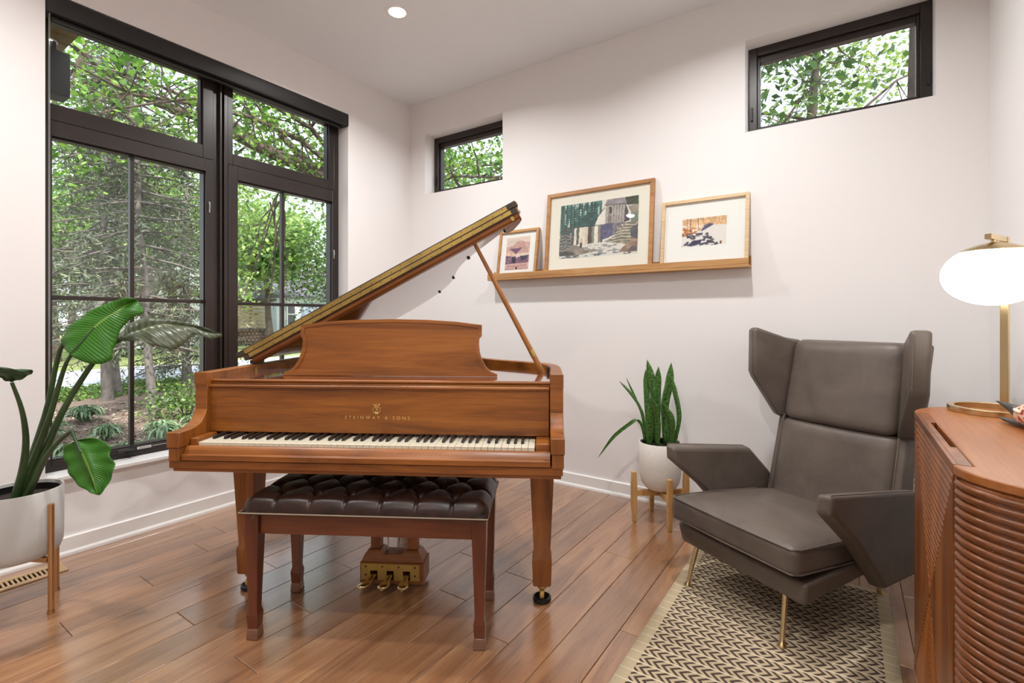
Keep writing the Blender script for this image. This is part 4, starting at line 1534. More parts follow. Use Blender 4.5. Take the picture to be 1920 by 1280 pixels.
loft('head', [(-0.035, 0, 0.034, 0.014, 0.016), (-0.015, 0, 0.036, 0.026, 0.029), (0.03, 0, 0.040, 0.034, 0.038), (0.09, 0, 0.038, 0.034, 0.036), (0.14, 0, 0.030, 0.022, 0.026), (0.17, 0, 0.024, 0.008, 0.012)], 'pattern', orn)
loft('upper_beak', [(-0.115, 0, 0.058, 0.0015, 0.0015), (-0.09, 0, 0.054, 0.008, 0.006), (-0.055, 0, 0.047, 0.016, 0.012), (-0.02, 0, 0.036, 0.022, 0.018), (0.01, 0, 0.030, 0.022, 0.018)], 'bird_dark', orn)
loft('lower_beak', [(-0.105, 0, 0.012, 0.0015, 0.0015), (-0.08, 0, 0.010, 0.010, 0.005), (-0.04, 0, 0.010, 0.018, 0.008), (0.0, 0, 0.0125, 0.024, 0.011), (0.04, 0, 0.014, 0.022, 0.0125)], 'bird_dark', orn)
for s_ in (-1, 1):
    loft('eye', [(-0.016, s_ * 0.026, 0.050, 0.001, 0.001), (-0.012, s_ * 0.026, 0.050, 0.004, 0.005), (0.0, s_ * 0.029, 0.049, 0.005, 0.006), (0.010, s_ * 0.030, 0.047, 0.003, 0.004), (0.014, s_ * 0.030, 0.046, 0.001, 0.001)], 'ivory', orn, 10)

# ================================================================== picture ledge
led = empty('picture_ledge', (0, 0, 1.50))
tag(led, 'long oak picture ledge on the white back wall', 'shelf')
LXa, LXb, LD = 0.962, 2.829, 0.10
MB().box(LXa, LXb, -LD, -0.0005, 0.0, 0.016).build('shelf_board', 'oak', led, bevel=0.0015)
MB().box(LXa, LXb, -LD - 0.0005, -LD + 0.014, 0.0165, 0.052).build('front_lip', 'oak', led, bevel=0.0015)
MB().box(LXa, LXb, -0.016, -0.0005, 0.0165, 0.072).build('back_rail', 'oak', led, bevel=0.0015)


# paintings: colour per vertex on a fine flat sheet
def vnoise(u, v, f, seed, octs=3):
    r_ = np.random.default_rng(seed)
    out = np.zeros_like(u)
    amp, tot = 1.0, 0.0
    for o_ in range(octs):
        n_ = int(f * 2 ** o_) + 3
        g = r_.random((n_ + 2, n_ + 2))
        x, y = np.clip(u, 0, 1) * n_, np.clip(v, 0, 1) * n_
        xi, yi = x.astype(int), y.astype(int)
        xi, yi = np.clip(xi, 0, n_), np.clip(yi, 0, n_)
        fx, fy = x - xi, y - yi
        fx, fy = fx * fx * (3 - 2 * fx), fy * fy * (3 - 2 * fy)
        out += amp * ((g[yi, xi] * (1 - fx) + g[yi, xi + 1] * fx) * (1 - fy) + (g[yi + 1, xi] * (1 - fx) + g[yi + 1, xi + 1] * fx) * fy)
        tot += amp
        amp *= 0.5
    return out / tot


def poly_mask(u, v, pts):
    ins = np.zeros(u.shape, bool)
    n_ = len(pts)
    for i in range(n_):
        (x1, y1_), (x2, y2_) = pts[i], pts[(i + 1) % n_]
        if y1_ == y2_:
            continue
        cond = ((y1_ > v) != (y2_ > v)) & (u < (x2 - x1) * (v - y1_) / (y2_ - y1_) + x1)
        ins ^= cond
    return ins


class Art:
    def __init__(s, nx, ny, bg, seed):
        s.u, s.v = np.meshgrid(np.linspace(0, 1, nx), np.linspace(0, 1, ny))
        s.seed = seed
        s.c = np.ones((ny, nx, 3)) * np.array(bg, float)
        s.wu = s.u + 0.02 * (vnoise(s.u, s.v, 18, seed + 1) - 0.5)
        s.wv = s.v + 0.02 * (vnoise(s.u, s.v, 18, seed + 2) - 0.5)

    def fill(s, pts, col, mottle=0.12, f=14):
        m = poly_mask(s.wu, s.wv, pts)
        s.paint(m, col, mottle, f)

    def paint(s, m, col, mottle=0.12, f=14):
        s.seed += 7
        n_ = vnoise(s.u, s.v, f, s.seed)
        col = np.array(col, float) * (1 + mottle * 2 * (n_[..., None] - 0.5))
        s.c[m] = col[m]

    def line(s, pts, w, col):
        m = np.zeros(s.u.shape, bool)
        for (a, b), (c_, d_) in zip(pts[:-1], pts[1:]):
            L_ = (c_ - a) ** 2 + (d_ - b) ** 2 + 1e-9
            t_ = np.clip(((s.wu - a) * (c_ - a) + (s.wv - b) * (d_ - b)) / L_, 0, 1)
            m |= np.hypot(s.wu - a - t_ * (c_ - a), s.wv - b - t_ * (d_ - b)) < w
        s.c[m] = col


def picture(name, label, x0_, x1_, zb_, zt_, art, ax0, ax1, az0, az1, fw, fmat, mmat, foot=0.079):
    """framed picture standing in the ledge, leaning on the wall"""
    hgt = zt_ - zb_
    root = empty(name, ((x0_ + x1_) / 2, -foot, zb_))
    root.rotation_euler = (-math.asin(min(0.3, (foot - 0.0205) / hgt)), 0, 0)
    tag(root, label, 'picture', 'framed pictures on the ledge')
    w = (x1_ - x0_) / 2
    cx = (x0_ + x1_) / 2
    # local: y negative is the front
    f = MB()
    d0, d1 = -0.004, 0.020
    f.box(-w, -w + fw, d0, d1, 0, hgt).box(w - fw, w, d0, d1, 0, hgt)
    f.box(-w + fw, w - fw, d0, d1, 0, fw).box(-w + fw, w - fw, d0, d1, hgt - fw, hgt)
    f.build('frame', fmat, root, bevel=0.0015)
    MB().box(-w + fw, w - fw, 0.010, 0.013, fw, hgt - fw).build('mat_board', mmat, root)
    MB().box(-w + fw + 0.0005, w - fw - 0.0005, 0.0015, 0.003, fw + 0.0005, hgt - fw - 0.0005).build('glazing', 'glass', root)
    ny, nx = art.u.shape
    X_ = ax0 - cx + art.u * (ax1 - ax0)
    Z_ = az0 - zb_ + art.v * (az1 - az0)
    V_ = np.stack([X_, np.full_like(X_, 0.0094), Z_], -1).reshape(-1, 3)
    ix = np.arange(nx * ny).reshape(ny, nx)
    F_ = np.stack([ix[:-1, :-1], ix[:-1, 1:], ix[1:, 1:], ix[1:, :-1]], -1).reshape(-1, 4)
    o = np_obj('print', V_, F_, 'art', root)
    at = o.data.color_attributes.new('ink', 'FLOAT_COLOR', 'POINT')
    colr_ = np.ones((nx * ny, 4), np.float32)
    colr_[:, :3] = lin(np.clip(art.c, 0, 255)).reshape(-1, 3)
    at.data.foreach_set('color', colr_.ravel())
    return root


t = NT('printed_paper')
at_ = t.n('Attribute')
at_.attribute_name = 'ink'
t.bsdf(at_.outputs['Color'], 0.7)
M['art'] = t.m

# canyon print
a = Art(90, 110, (226, 204, 190), 3)
for i in range(8):
    z = 0.93 - i * 0.02
    a.line([(0, z), (0.5 + 0.1 * (i % 3), z + 0.004)], 0.003, (190, 170, 160))
a.fill([(0.0, 0.72), (0.32, 0.76), (0.5, 0.88), (0.68, 0.88), (0.78, 0.83), (1, 0.82), (1, 0.5), (0, 0.5)], (206, 166, 156), 0.15)
for k in range(9):
    z = 0.55 + k * 0.035
    a.line([(0.1 + 0.04 * k, z), (0.95 - 0.02 * k, z + 0.012 * (k % 2))], 0.006, (178, 134, 130))
a.fill([(0.1, 0.66), (0.35, 0.55), (0.42, 0.46), (0.6, 0.6), (0.72, 0.70), (0.6, 0.66), (0.35, 0.66)], (120, 84, 112), 0.3, 30)
a.fill([(0, 0.45), (0.3, 0.42), (0.42, 0.36), (0.62, 0.40), (1, 0.44), (1, 0.20), (0.5, 0.19), (0, 0.18)], (128, 96, 116), 0.45, 34)
a.fill([(0.28, 0.40), (0.44, 0.42), (0.46, 0.22), (0.30, 0.20)], (60, 48, 66), 0.3, 30)
a.fill([(0.62, 0.42), (0.95, 0.42), (0.9, 0.30), (0.7, 0.26)], (72, 62, 86), 0.4, 34)
a.fill([(0, 0.60), (0.25, 0.55), (0.4, 0.44), (0.3, 0.42), (0, 0.46)], (216, 178, 158), 0.2)
a.fill([(0, 0.185), (1, 0.20), (1, 0), (0, 0)], (214, 172, 162), 0.06)
rr = random.Random(3)
for row_, zz in enumerate((0.135, 0.105, 0.06, 0.035, 0.015)):
    x = 0.1 if row_ < 2 else 0.03
    while x < (0.9 if row_ < 2 else 0.97):
        w_ = rr.uniform(0.02, 0.05)
        if not (row_ >= 2 and 0.40 < x + w_ / 2 < 0.6):
            a.line([(x, zz), (x + w_, zz)], 0.006 if row_ < 2 else 0.004, (104, 70, 84))
        x += w_ + 0.02
a.paint(np.hypot((a.u - 0.5) * 0.8, a.v - 0.05) < 0.04, (70, 50, 62), 0.1)
picture('framed_print', 'small framed pink and purple canyon print beside the piano lid', 1.030, 1.388, 1.5165, 1.892, a, 1.098, 1.312, 1.578, 1.836, 0.020, 'oak', 'mat_white')

# barn watercolour
a = Art(260, 180, (222, 216, 206), 17)
a.fill([(0, 0.45), (0.55, 0.45), (0.55, 1), (0, 1)], (82, 122, 114), 0.35, 10)
nz = vnoise(a.u, a.v * 0.25, 26, 5)
m = (a.u < 0.52) & (a.v > 0.5) & (nz > 0.60)
a.paint(m, (186, 206, 196), 0.15)
rr = random.Random(9)
for k in range(9):
    x = 0.03 + k * 0.055 + rr.uniform(-0.01, 0.01)
    a.line([(x, 0.5), (x + rr.uniform(-0.005, 0.005), 1.0)], rr.uniform(0.004, 0.010), (46, 62, 62))
    for j in range(9):
        z = 0.58 + j * 0.045
        a.line([(x - 0.028, z - 0.01), (x, z + 0.012), (x + 0.03, z - 0.012)], 0.005, (52, 70, 68))
a.fill([(0.22, 0.48), (0.5, 0.5), (0.5, 0.78), (0.38, 0.82), (0.25, 0.66)], (58, 84, 82), 0.35, 16)
# house and barn
a.fill([(0.47, 0.56), (0.50, 0.70), (0.60, 0.86), (0.62, 0.56)], (228, 220, 210), 0.05)
a.fill([(0.60, 0.54), (0.60, 0.90), (0.84, 0.88), (0.84, 0.54)], (172, 164, 158), 0.12, 26)
a.fill([(0.59, 0.90), (0.62, 1.0), (0.82, 1.0), (0.87, 0.88)], (150, 142, 146), 0.12)
a.line([(0.59, 0.90), (0.87, 0.88)], 0.006, (70, 64, 66))
a.line([(0.47, 0.66), (0.585, 0.86)], 0.006, (60, 58, 60))
for x in (0.64, 0.70, 0.735, 0.77, 0.80):
    a.line([(x, 0.55), (x, 0.88)], 0.003, (110, 102, 100))
a.fill([(0.645, 0.74), (0.645, 0.86), (0.675, 0.86), (0.675, 0.74)], (74, 64, 62))
a.fill([(0.64, 0.56), (0.64, 0.70), (0.675, 0.70), (0.675, 0.56)], (128, 120, 114))
a.fill([(0.83, 0.55), (0.84, 0.9), (0.88, 0.75), (0.90, 0.58)], (84, 74, 86), 0.2)
a.fill([(0.86, 0.86), (0.83, 1.0), (1, 1.0), (1, 0.84)], (74, 82, 66), 0.4, 26)
a.fill([(0.87, 0.84), (0.92, 0.70), (1, 0.70), (1, 0.84)], (150, 140, 124), 0.12)
a.fill([(0.91, 0.55), (0.91, 0.70), (1, 0.70), (1, 0.5)], (112, 128, 112), 0.15)
# hanging cloths
xs_ = [0.16, 0.20, 0.23, 0.265, 0.30, 0.35, 0.385, 0.43, 0.465, 0.51, 0.545, 0.575]
cl_ = [(92, 96, 98), (226, 218, 204), (104, 104, 96), (228, 218, 200), (226, 216, 196), (206, 196, 180), (88, 74, 68), (132, 136, 124), (230, 220, 206), (136, 130, 118), (94, 88, 108)]
for (x1, x2), cc in zip(zip(xs_[:-1], xs_[1:]), cl_):
    a.fill([(x1, 0.23), (x1, 0.545), (x2, 0.55), (x2, 0.25)], cc, 0.08, 20)
a.line([(0.12, 0.55), (0.58, 0.56)], 0.004, (70, 66, 66))
a.fill([(0.57, 0.28), (0.57, 0.56), (0.70, 0.57), (0.70, 0.34)], (96, 92, 122), 0.3, 20)
a.fill([(0.69, 0.34), (0.70, 0.56), (0.82, 0.56), (0.78, 0.36)], (140, 136, 138), 0.45, 30)
# rocks right
a.fill([(0.58, 0.24), (0.72, 0.32), (0.80, 0.52), (0.90, 0.56), (1, 0.54), (1, 0.12), (0.78, 0.2)], (150, 142, 124), 0.40, 18)
for k in range(12):
    z = 0.24 + 0.026 * k
    a.line([(0.64 + 0.018 * k, z - 0.01), (0.80, z + 0.02), (0.97, z + 0.0)], 0.005, (84, 82, 78) if k % 2 else (206, 200, 182))
a.fill([(0.90, 0.44), (1, 0.5), (1, 0.2), (0.93, 0.26)], (92, 92, 98), 0.3)
# dark spruce left
for k in range(22):
    z = 0.14 + 0.021 * k
    w_ = 0.10 * (1 - k / 26) + 0.012 * (k % 3)
    a.line([(0.075 - w_, z), (0.075, z + 0.02), (0.085 + w_, z - 0.004)], 0.0085, (66, 70, 68) if k % 2 else (88, 92, 86))
# foreground
a.fill([(0, 0.02), (0, 0.16), (0.12, 0.18), (0.2, 0.24), (0.3, 0.20), (0.42, 0.14), (0.6, 0.10), (0.3, 0.05)], (140, 130, 120), 0.3, 14)
a.fill([(0, 0.04), (0, 0.14), (0.16, 0.12), (0.24, 0.07), (0.1, 0.04)], (78, 76, 74), 0.3, 16)
nz = vnoise(a.u * 0.35, a.v, 44, 8)
a.paint((a.v < 0.21) & (a.u > 0.34) & (a.u < 0.86) & (nz > 0.56), (158, 158, 156), 0.1)
a.paint((a.v < 0.045) & (nz > 0.50), (104, 108, 112), 0.1)
a.paint((a.v < 0.045) & (nz <= 0.50), (216, 214, 208), 0.03)
a.fill([(0.77, 0.04), (0.84, 0.14), (0.94, 0.27), (1, 0.24), (1, 0.03)], (150, 124, 108), 0.25, 14)
a.fill([(0.88, 0.05), (0.94, 0.14), (1, 0.12), (1, 0.04)], (110, 98, 104), 0.2)
# washer
a.fill([(0.285, 0.18), (0.285, 0.30), (0.315, 0.30), (0.315, 0.18)], (66, 56, 72))
a.fill([(0.288, 0.26), (0.288, 0.34), (0.318, 0.34), (0.318, 0.26)], (206, 178, 160))
picture('framed_print', 'large oak framed barn and forest watercolour with cream mat', 1.462, 2.262, 1.5165, 2.120, a, 1.574, 2.158, 1.634, 2.024, 0.027, 'oak_dark', 'mat_cream')

# winter creek
a = Art(190, 130, (228, 222, 216), 29)
a.fill([(0, 0.45), (0.2, 0.55), (0.45, 0.62), (0.7, 0.72), (1, 0.68), (1, 1), (0, 1)], (226, 182, 136), 0.25, 12)
a.fill([(0, 0.36), (0, 0.72), (0.12, 0.62), (0.25, 0.70), (0.45, 0.60), (0.3, 0.46)], (196, 126, 74), 0.4, 18)
nz = vnoise(a.u, a.v, 16, 41)
a.paint((a.u < 0.5) & (a.v > 0.5) & (a.v < 0.78) & (nz > 0.55), (236, 226, 214), 0.05)
for x, y_, e in ((0.12, 0.62, 0.005), (0.2, 0.52, 0.008), (0.37, 0.66, 0.006), (0.49, 0.7, 0.004)):
    a.line([(x, y_), (x - 0.01, 1)], e, (74, 56, 52))
rr = random.Random(4)
for k in range(16):
    x = 0.62 + k * 0.025
    a.line([(x, 0.70 + rr.uniform(0, 0.1)), (x + rr.uniform(0.0, 0.05), 1.0)], 0.003, (150, 106, 76))
a.fill([(0.42, 0.50), (0.50, 0.70), (0.62, 0.78), (0.74, 0.74), (0.62, 0.64), (0.52, 0.56)], (84, 82, 110), 0.35, 20)
m = (vnoise(a.u, a.v, 11, 43) > 0.56) & (a.v < 0.46) & (a.u + a.v * 0.6 < 0.86)
a.paint(m, (70, 70, 86), 0.3)
a.fill([(0.12, 0.02), (0.25, 0.2), (0.48, 0.22), (0.42, 0.08), (0.3, 0.02)], (56, 54, 84), 0.3, 18)
a.fill([(0.55, 0.08), (0.58, 0.2), (0.68, 0.18), (0.78, 0.06), (0.66, 0.08)], (60, 62, 72), 0.3)
a.line([(0.5, 0.28), (0.6, 0.36), (0.56, 0.44)], 0.012, (80, 80, 92))
a.fill([(0.86, 0.02), (0.87, 0.14), (0.91, 0.12), (0.90, 0.02)], (128, 86, 60), 0.4)
picture('framed_print', 'pale maple framed winter creek watercolour with wide white mat', 2.312, 2.824, 1.5165, 1.950, a, 2.441, 2.700, 1.650, 1.827, 0.021, 'maple_frame', 'mat_white')

# ================================================================== snake plant on its stand
stand = empty('plant_stand', (2.372, -0.262, 0), R(-8))
tag(stand, 'light wooden four legged stand under the white pot', 'plant stand')
for k in range(4):
    a_ = PI / 2 * k + PI / 4
    u_ = Vector((math.cos(a_), math.sin(a_), 0))
    w_ = Vector((-u_.y, u_.x, 0))
    c_ = u_ * 0.158
    lg = MB()
    st_ = [(0.0005, 0.010, 0.012), (0.10, 0.017, 0.014), (0.22, 0.017, 0.014), (0.295, 0.013, 0.013)]
    vs_, fs_ = [], []
    for z, a1, a2 in st_:
        for (p_, q_) in ((-1, -1), (1, -1), (1, 1), (-1, 1)):
            p = c_ + u_ * (a1 * p_ + (0.0 if z > 0.05 else -0.004)) + w_ * a2 * q_
            vs_.append((p.x, p.y, z))
    for i in range(3):
        fs_ += [(i * 4 + j, i * 4 + (j + 1) % 4, i * 4 + 4 + (j + 1) % 4, i * 4 + 4 + j) for j in range(4)]
    fs_ += [(3, 2, 1, 0), (12, 13, 14, 15)]
    lg.add(vs_, fs_)
    lg.build('leg', 'bamboo', stand, bevel=0.002)
for k in range(2):
    a_ = PI / 2 * k + PI / 4
    u_ = Vector((math.cos(a_), math.sin(a_), 0))
    mb = MB()
    if k == 0:
        mb.hexa(*obox(Vector((0, 0, 0)), u_, 0.1405, 0.010, 0.152, 0.186))
    else:
        mb.hexa(*obox(u_ * 0.0757, u_, 0.0647, 0.010, 0.152, 0.186)).hexa(*obox(u_ * -0.0757, u_, 0.0647, 0.010, 0.152, 0.186))
    mb.build('cross_bar', 'bamboo', stand, bevel=0.0015)
sn = empty('potted_snake_plant', (2.372, -0.262, 0.1865))
tag(sn, 'snake plant in a speckled white pot on wooden stand', 'potted plant')
MB().lathe([(0.0, 0.0005), (0.055, 0.001), (0.085, 0.014), (0.108, 0.045), (0.119, 0.09), (0.122, 0.16), (0.1225, 0.282), (0.1195, 0.285), (0.115, 0.282), (0.114, 0.235), (0.0, 0.232)], 48, cap=False).build('pot', 'pot_white', sn, smooth=50)
MB().lathe([(0.104, 0.236), (0.111, 0.236), (0.111, 0.279), (0.108, 0.281), (0.104, 0.279)], 40, cap=False).build('nursery_pot', 'rubber', sn, smooth=40)
MB().lathe([(0.0, 0.262), (0.06, 0.258), (0.1035, 0.252)], 32, cap=False).build('soil', 'soil', sn, smooth=60)


def blade_leaf(name, pts, width, mat, parent, facing, n=18, fold=0.25, tipp=0.75, solid=0.003, droop=None, base_w=0.55):
    """sword leaf: midrib points, width profile, fold; facing = side direction guess"""
    c_ = spline(pts, n)
    rows = []
    for i, p in enumerate(c_):
        t_ = i / (n - 1)
        d = Vector(c_[min(i + 1, n - 1)] - c_[max(i - 1, 0)]).normalized()
        side_ = Vector(facing)
        side_ = (side_ - d * side_.dot(d)).normalized()
        nor = d.cross(side_)
        w = width * 0.5 * (base_w + (1 - base_w) * min(1, t_ / 0.35)) * (1 - max(0, (t_ - tipp) / (1 - tipp)) ** 1.6)
        w = max(w, 0.0006)
        row = []
        for k in range(-3, 4):
            s_ = k / 3
            q = Vector(p) + side_ * w * s_ + nor * (fold * w * abs(s_) ** 1.5)
            row.append(q)
        rows.append(row)
    return MB().grid(rows, uv=True).build(name, mat, parent, smooth=70, solid=solid)


SL = [([(2.317, 0.455), (2.331, 0.683), (2.31, 0.822), (2.281, 0.952)], 0.046, 0.02), ([(2.353, 0.45), (2.354, 0.729), (2.363, 0.917)], 0.040, 0.0),
      ([(2.396, 0.45), (2.388, 0.672), (2.409, 0.803), (2.426, 0.94)], 0.052, 0.025), ([(2.455, 0.45), (2.483, 0.63), (2.458, 0.773), (2.429, 0.878)], 0.026, 0.0),
      ([(2.297, 0.45), (2.283, 0.679), (2.274, 0.784), (2.266, 0.89)], 0.032, 0.03), ([(2.432, 0.45), (2.439, 0.591), (2.396, 0.716)], 0.048, -0.03),
      ([(2.448, 0.45), (2.458, 0.55), (2.458, 0.628)], 0.028, -0.045), ([(2.286, 0.45), (2.256, 0.641), (2.19, 0.742), (2.118, 0.811)], 0.015, 0.0),
      ([(2.284, 0.45), (2.262, 0.606), (2.218, 0.69), (2.149, 0.83)], 0.016, 0.02), ([(2.285, 0.45), (2.268, 0.555), (2.235, 0.585), (2.19, 0.555), (2.095, 0.468), (1.996, 0.327)], 0.020, -0.02),
      ([(2.317, 0.445), (2.331, 0.578), (2.361, 0.8)], 0.048, -0.05), ([(2.37, 0.445), (2.37, 0.618), (2.348, 0.746)], 0.040, -0.06), ([(2.40, 0.45), (2.425, 0.56), (2.40, 0.66)], 0.04, 0.05)]
for i, (pts, w_, oy) in enumerate(SL):
    p3 = [(x - 2.372, oy * (0.6 + 0.4 * k), z - 0.1865) for k, (x, z) in enumerate(pts)]
    a_ = 0.3 * math.sin(i * 2.1)
    blade_leaf('leaf', p3, w_ * 1.05, 'snake', sn, (math.cos(a_), math.sin(a_), 0), fold=0.35)

# ================================================================== bird of paradise in the grey planter
PX_, PY_ = 0.465, -2.652
pot = empty('potted_bird_of_paradise', (PX_, PY_, 0))
tag(pot, 'tall bird of paradise plant in a grey planter on brass legs', 'potted plant')
MB().lathe([(0.0, 0.226), (0.118, 0.226), (0.130, 0.236), (0.1395, 0.262), (0.1415, 0.30), (0.1425, 0.496), (0.1395, 0.500), (0.1355, 0.497), (0.1345, 0.44), (0.0, 0.438)], 56, cap=False).build('pot', 'pot_grey', pot, smooth=50)
a0_ = math.atan2(-2.581 - PY_, 0.599 - PX_)
for k in range(4):
    a_ = a0_ + PI / 2 * k
    x, y = 0.1535 * math.cos(a_), 0.1535 * math.sin(a_)
    lg = MB().tube([(x, y, 0.0125), (x, y, 0.444)], 0.0108, 14).build('leg', 'bronze', pot, smooth=50)
    MB().lathe([(0.0, 0.0005), (0.0135, 0.0005), (0.0135, 0.012), (0.0, 0.0124)], 16, (x, y, 0), cap=False).build('foot', 'bronze', lg, smooth=40)
for k in range(2):
    a_ = a0_ + PI / 2 * k
    mb = MB()
    if k == 0:
        mb.hexa(*obox(Vector((0, 0, 0)), Vector((math.cos(a_), math.sin(a_), 0)), 0.142, 0.009, 0.206, 0.2255))
    else:
        u_ = Vector((math.cos(a_), math.sin(a_), 0))
        mb.hexa(*obox(u_ * 0.0758, u_, 0.0662, 0.009, 0.206, 0.2255)).hexa(*obox(u_ * -0.0758, u_, 0.0662, 0.009, 0.206, 0.2255))
    mb.build('cross_bar', 'bronze', pot, bevel=0.001)

bop = pot
BO = (PX_, PY_, 0)
MB().lathe([(0.0, 0.468), (0.07, 0.464), (0.1325, 0.456), (0.1325, 0.439), (0.0, 0.439)], 40, (0, 0, 0), cap=False).build('soil', 'soil', bop, smooth=60)
MB().lathe([(0.126, 0.458), (0.133, 0.458), (0.133, 0.484), (0.129, 0.484)], 40, (0, 0, 0), cap=False).build('nursery_pot', 'rubber', bop, smooth=50)


def petiole(pts, r0, r1):
    c_ = spline(pts, 18)
    rs = [r0 + (r1 - r0) * (i / 17) ** 0.7 for i in range(18)]
    MB().tube(c_, rs, 10).build('petiole', 'stem', bop, org=BO, smooth=60)


def paddle(left, mid, right, mat, n=26, bulge=0.008, ruff=0.004):
    Lc, Mc, Rc = spline(left, n), spline(mid, n), spline(right, n)
    rows = []
    for i in range(n):
        row = []
        l, m_, r_ = Lc[i], Mc[i], Rc[i]
        e = r_ - l
        d = Mc[min(i + 1, n - 1)] - Mc[max(i - 1, 0)]
        nn = np.cross(e, d)
        nn = nn / (np.linalg.norm(nn) + 1e-9)
        for k in range(-6, 7):
            s_ = abs(k) / 6
            tgt = l if k < 0 else r_
            q = m_ + (tgt - m_) * s_
            q = q + nn * (bulge * math.sin(PI * s_) + ruff * s_ * math.sin(i * 1.3 + (0 if k < 0 else 2)))
            row.append(q)
        rows.append(row)
    o = MB().grid(rows, uv=True).build('leaf', mat, bop, org=BO, smooth=70, solid=0.0015)
    rib_ = [m for m in Mc]
    return o


L1m = [[0.693, -2.54, 1.054], [0.72, -2.473, 1.168], [0.753, -2.402, 1.236], [0.762, -2.348, 1.285]]
L1l = [[0.692, -2.54, 1.056], [0.647, -2.554, 1.089], [0.624, -2.552, 1.123], [0.635, -2.527, 1.174], [0.669, -2.487, 1.222], [0.726, -2.431, 1.267], [0.776, -2.379, 1.291], [0.782, -2.352, 1.286]]
L1r = [[0.702, -2.541, 1.051], [0.747, -2.508, 1.024], [0.778, -2.468, 1.016], [0.794, -2.437, 1.039], [0.778, -2.428, 1.069], [0.777, -2.41, 1.131], [0.773, -2.393, 1.167], [0.784, -2.367, 1.204], [0.809, -2.33, 1.227], [0.786, -2.336, 1.264], [0.766, -2.345, 1.285]]
paddle(L1l, L1m, L1r, 'bop_green')
L2m = [[0.704, -2.387, 1.104], [0.708, -2.33, 1.14], [0.755, -2.244, 1.174], [0.805, -2.155, 1.162], [0.883, -2.048, 1.116]]
L2u = [[0.690, -2.38, 1.104], [0.655, -2.353, 1.146], [0.655, -2.327, 1.182], [0.683, -2.281, 1.205], [0.741, -2.217, 1.197], [0.8, -2.153, 1.169], [0.861, -2.087, 1.146], [0.881, -2.049, 1.123]]
L2l = [[0.715, -2.39, 1.104], [0.787, -2.344, 1.109], [0.8, -2.301, 1.09], [0.841, -2.239, 1.067], [0.853, -2.196, 1.088], [0.861, -2.156, 1.131], [0.891, -2.101, 1.109], [0.890, -2.052, 1.115]]
paddle(L2u, L2m, L2l, 'bop_grey', bulge=0.016)
L3m = [[0.77, -2.547, 0.722], [0.812, -2.539, 0.677], [0.858, -2.528, 0.614], [0.906, -2.515, 0.522]]
L3l = [[0.765, -2.546, 0.719], [0.724, -2.572, 0.685], [0.749, -2.571, 0.633], [0.787, -2.562, 0.579], [0.845, -2.54, 0.54], [0.905, -2.516, 0.522]]
L3r = [[0.774, -2.545, 0.721], [0.821, -2.501, 0.727], [0.885, -2.47, 0.7], [0.894, -2.475, 0.668], [0.924, -2.468, 0.633], [0.927, -2.477, 0.592], [0.917, -2.496, 0.541], [0.908, -2.514, 0.522]]
paddle(L3l, L3m, L3r, 'bop_green', bulge=0.012)
L4m = [[0.629, -2.704, 0.958], [0.675, -2.733, 0.991], [0.689, -2.784, 1.016], [0.691, -2.843, 1.026]]
L4a = [[0.629, -2.703, 0.955], [0.693, -2.675, 0.977], [0.76, -2.668, 1.004], [0.752, -2.712, 1.01], [0.729, -2.767, 1.029], [0.692, -2.841, 1.025]]
L4b = [[0.628, -2.705, 0.958], [0.63, -2.735, 0.976], [0.634, -2.765, 0.987], [0.642, -2.80, 0.996], [0.66, -2.826, 1.013], [0.690, -2.843, 1.026]]
paddle(L4a, L4m, L4b, 'bop_dark')
petiole([(0.49, -2.66, 0.455), (0.53, -2.625, 0.60), (0.60, -2.585, 0.80), (0.649, -2.558, 0.974), (0.693, -2.54, 1.056), (0.72, -2.473, 1.166)], 0.017, 0.0045)
petiole([(0.45, -2.65, 0.455), (0.476, -2.608, 0.641), (0.505, -2.57, 0.83), (0.536, -2.55, 1.007), (0.56, -2.527, 1.105), (0.62, -2.46, 1.16), (0.69, -2.40, 1.20)], 0.016, 0.005)
petiole([(0.50, -2.64, 0.455), (0.551, -2.581, 0.676), (0.585, -2.53, 0.84), (0.637, -2.457, 1.01), (0.678, -2.417, 1.074), (0.704, -2.387, 1.104), (0.708, -2.33, 1.138)], 0.018, 0.005)
petiole([(0.52, -2.65, 0.455), (0.562, -2.629, 0.524), (0.623, -2.602, 0.641), (0.686, -2.575, 0.713), (0.738, -2.554, 0.751), (0.752, -2.551, 0.752), (0.771, -2.547, 0.721), (0.812, -2.5395, 0.677)], 0.014, 0.0045)
petiole([(0.50, -2.67, 0.455), (0.545, -2.654, 0.59), (0.578, -2.651, 0.70), (0.602, -2.66, 0.79), (0.617, -2.675, 0.867), (0.628, -2.70, 0.955)], 0.017, 0.006)
# ================================================================== outside
t = NT('mulch_ground')
geo = t.n('NewGeometry')
na = t.noise(geo.outputs['Position'], 5.0, 4, 0.7)
nb_ = t.noise(t.mapping(geo.outputs['Position'], (30, 55, 30), rot=(0, 0, 0.5)), 1.0, 4, 0.75, 0.6)
colg = t.ramp(nb_, [(0.30, C(70, 58, 50)), (0.5, C(136, 116, 104)), (0.72, C(196, 178, 164))])
nl = t.noise(geo.outputs['Position'], 0.7, 4, 0.6)
colg = t.mix(t.ramp(nl, [(0.55, (0, 0, 0, 1)), (0.66, (1, 1, 1, 1))]), colg, C(112, 124, 74))
t.bsdf(colg, 0.95, 0, t.bump(nb_, 0.9, 0.03))
M['mulch'] = t.m
t = NT('lawn')
geo = t.n('NewGeometry')
nl = t.noise(geo.outputs['Position'], 1.3, 5, 0.7)
t.bsdf(t.ramp(nl, [(0.35, C(116, 126, 76)), (0.55, C(142, 156, 92)), (0.7, C(176, 178, 128))]), 0.95, 0, t.bump(t.noise(geo.outputs['Position'], 40, 3), 0.8, 0.03))
M['lawn'] = t.m
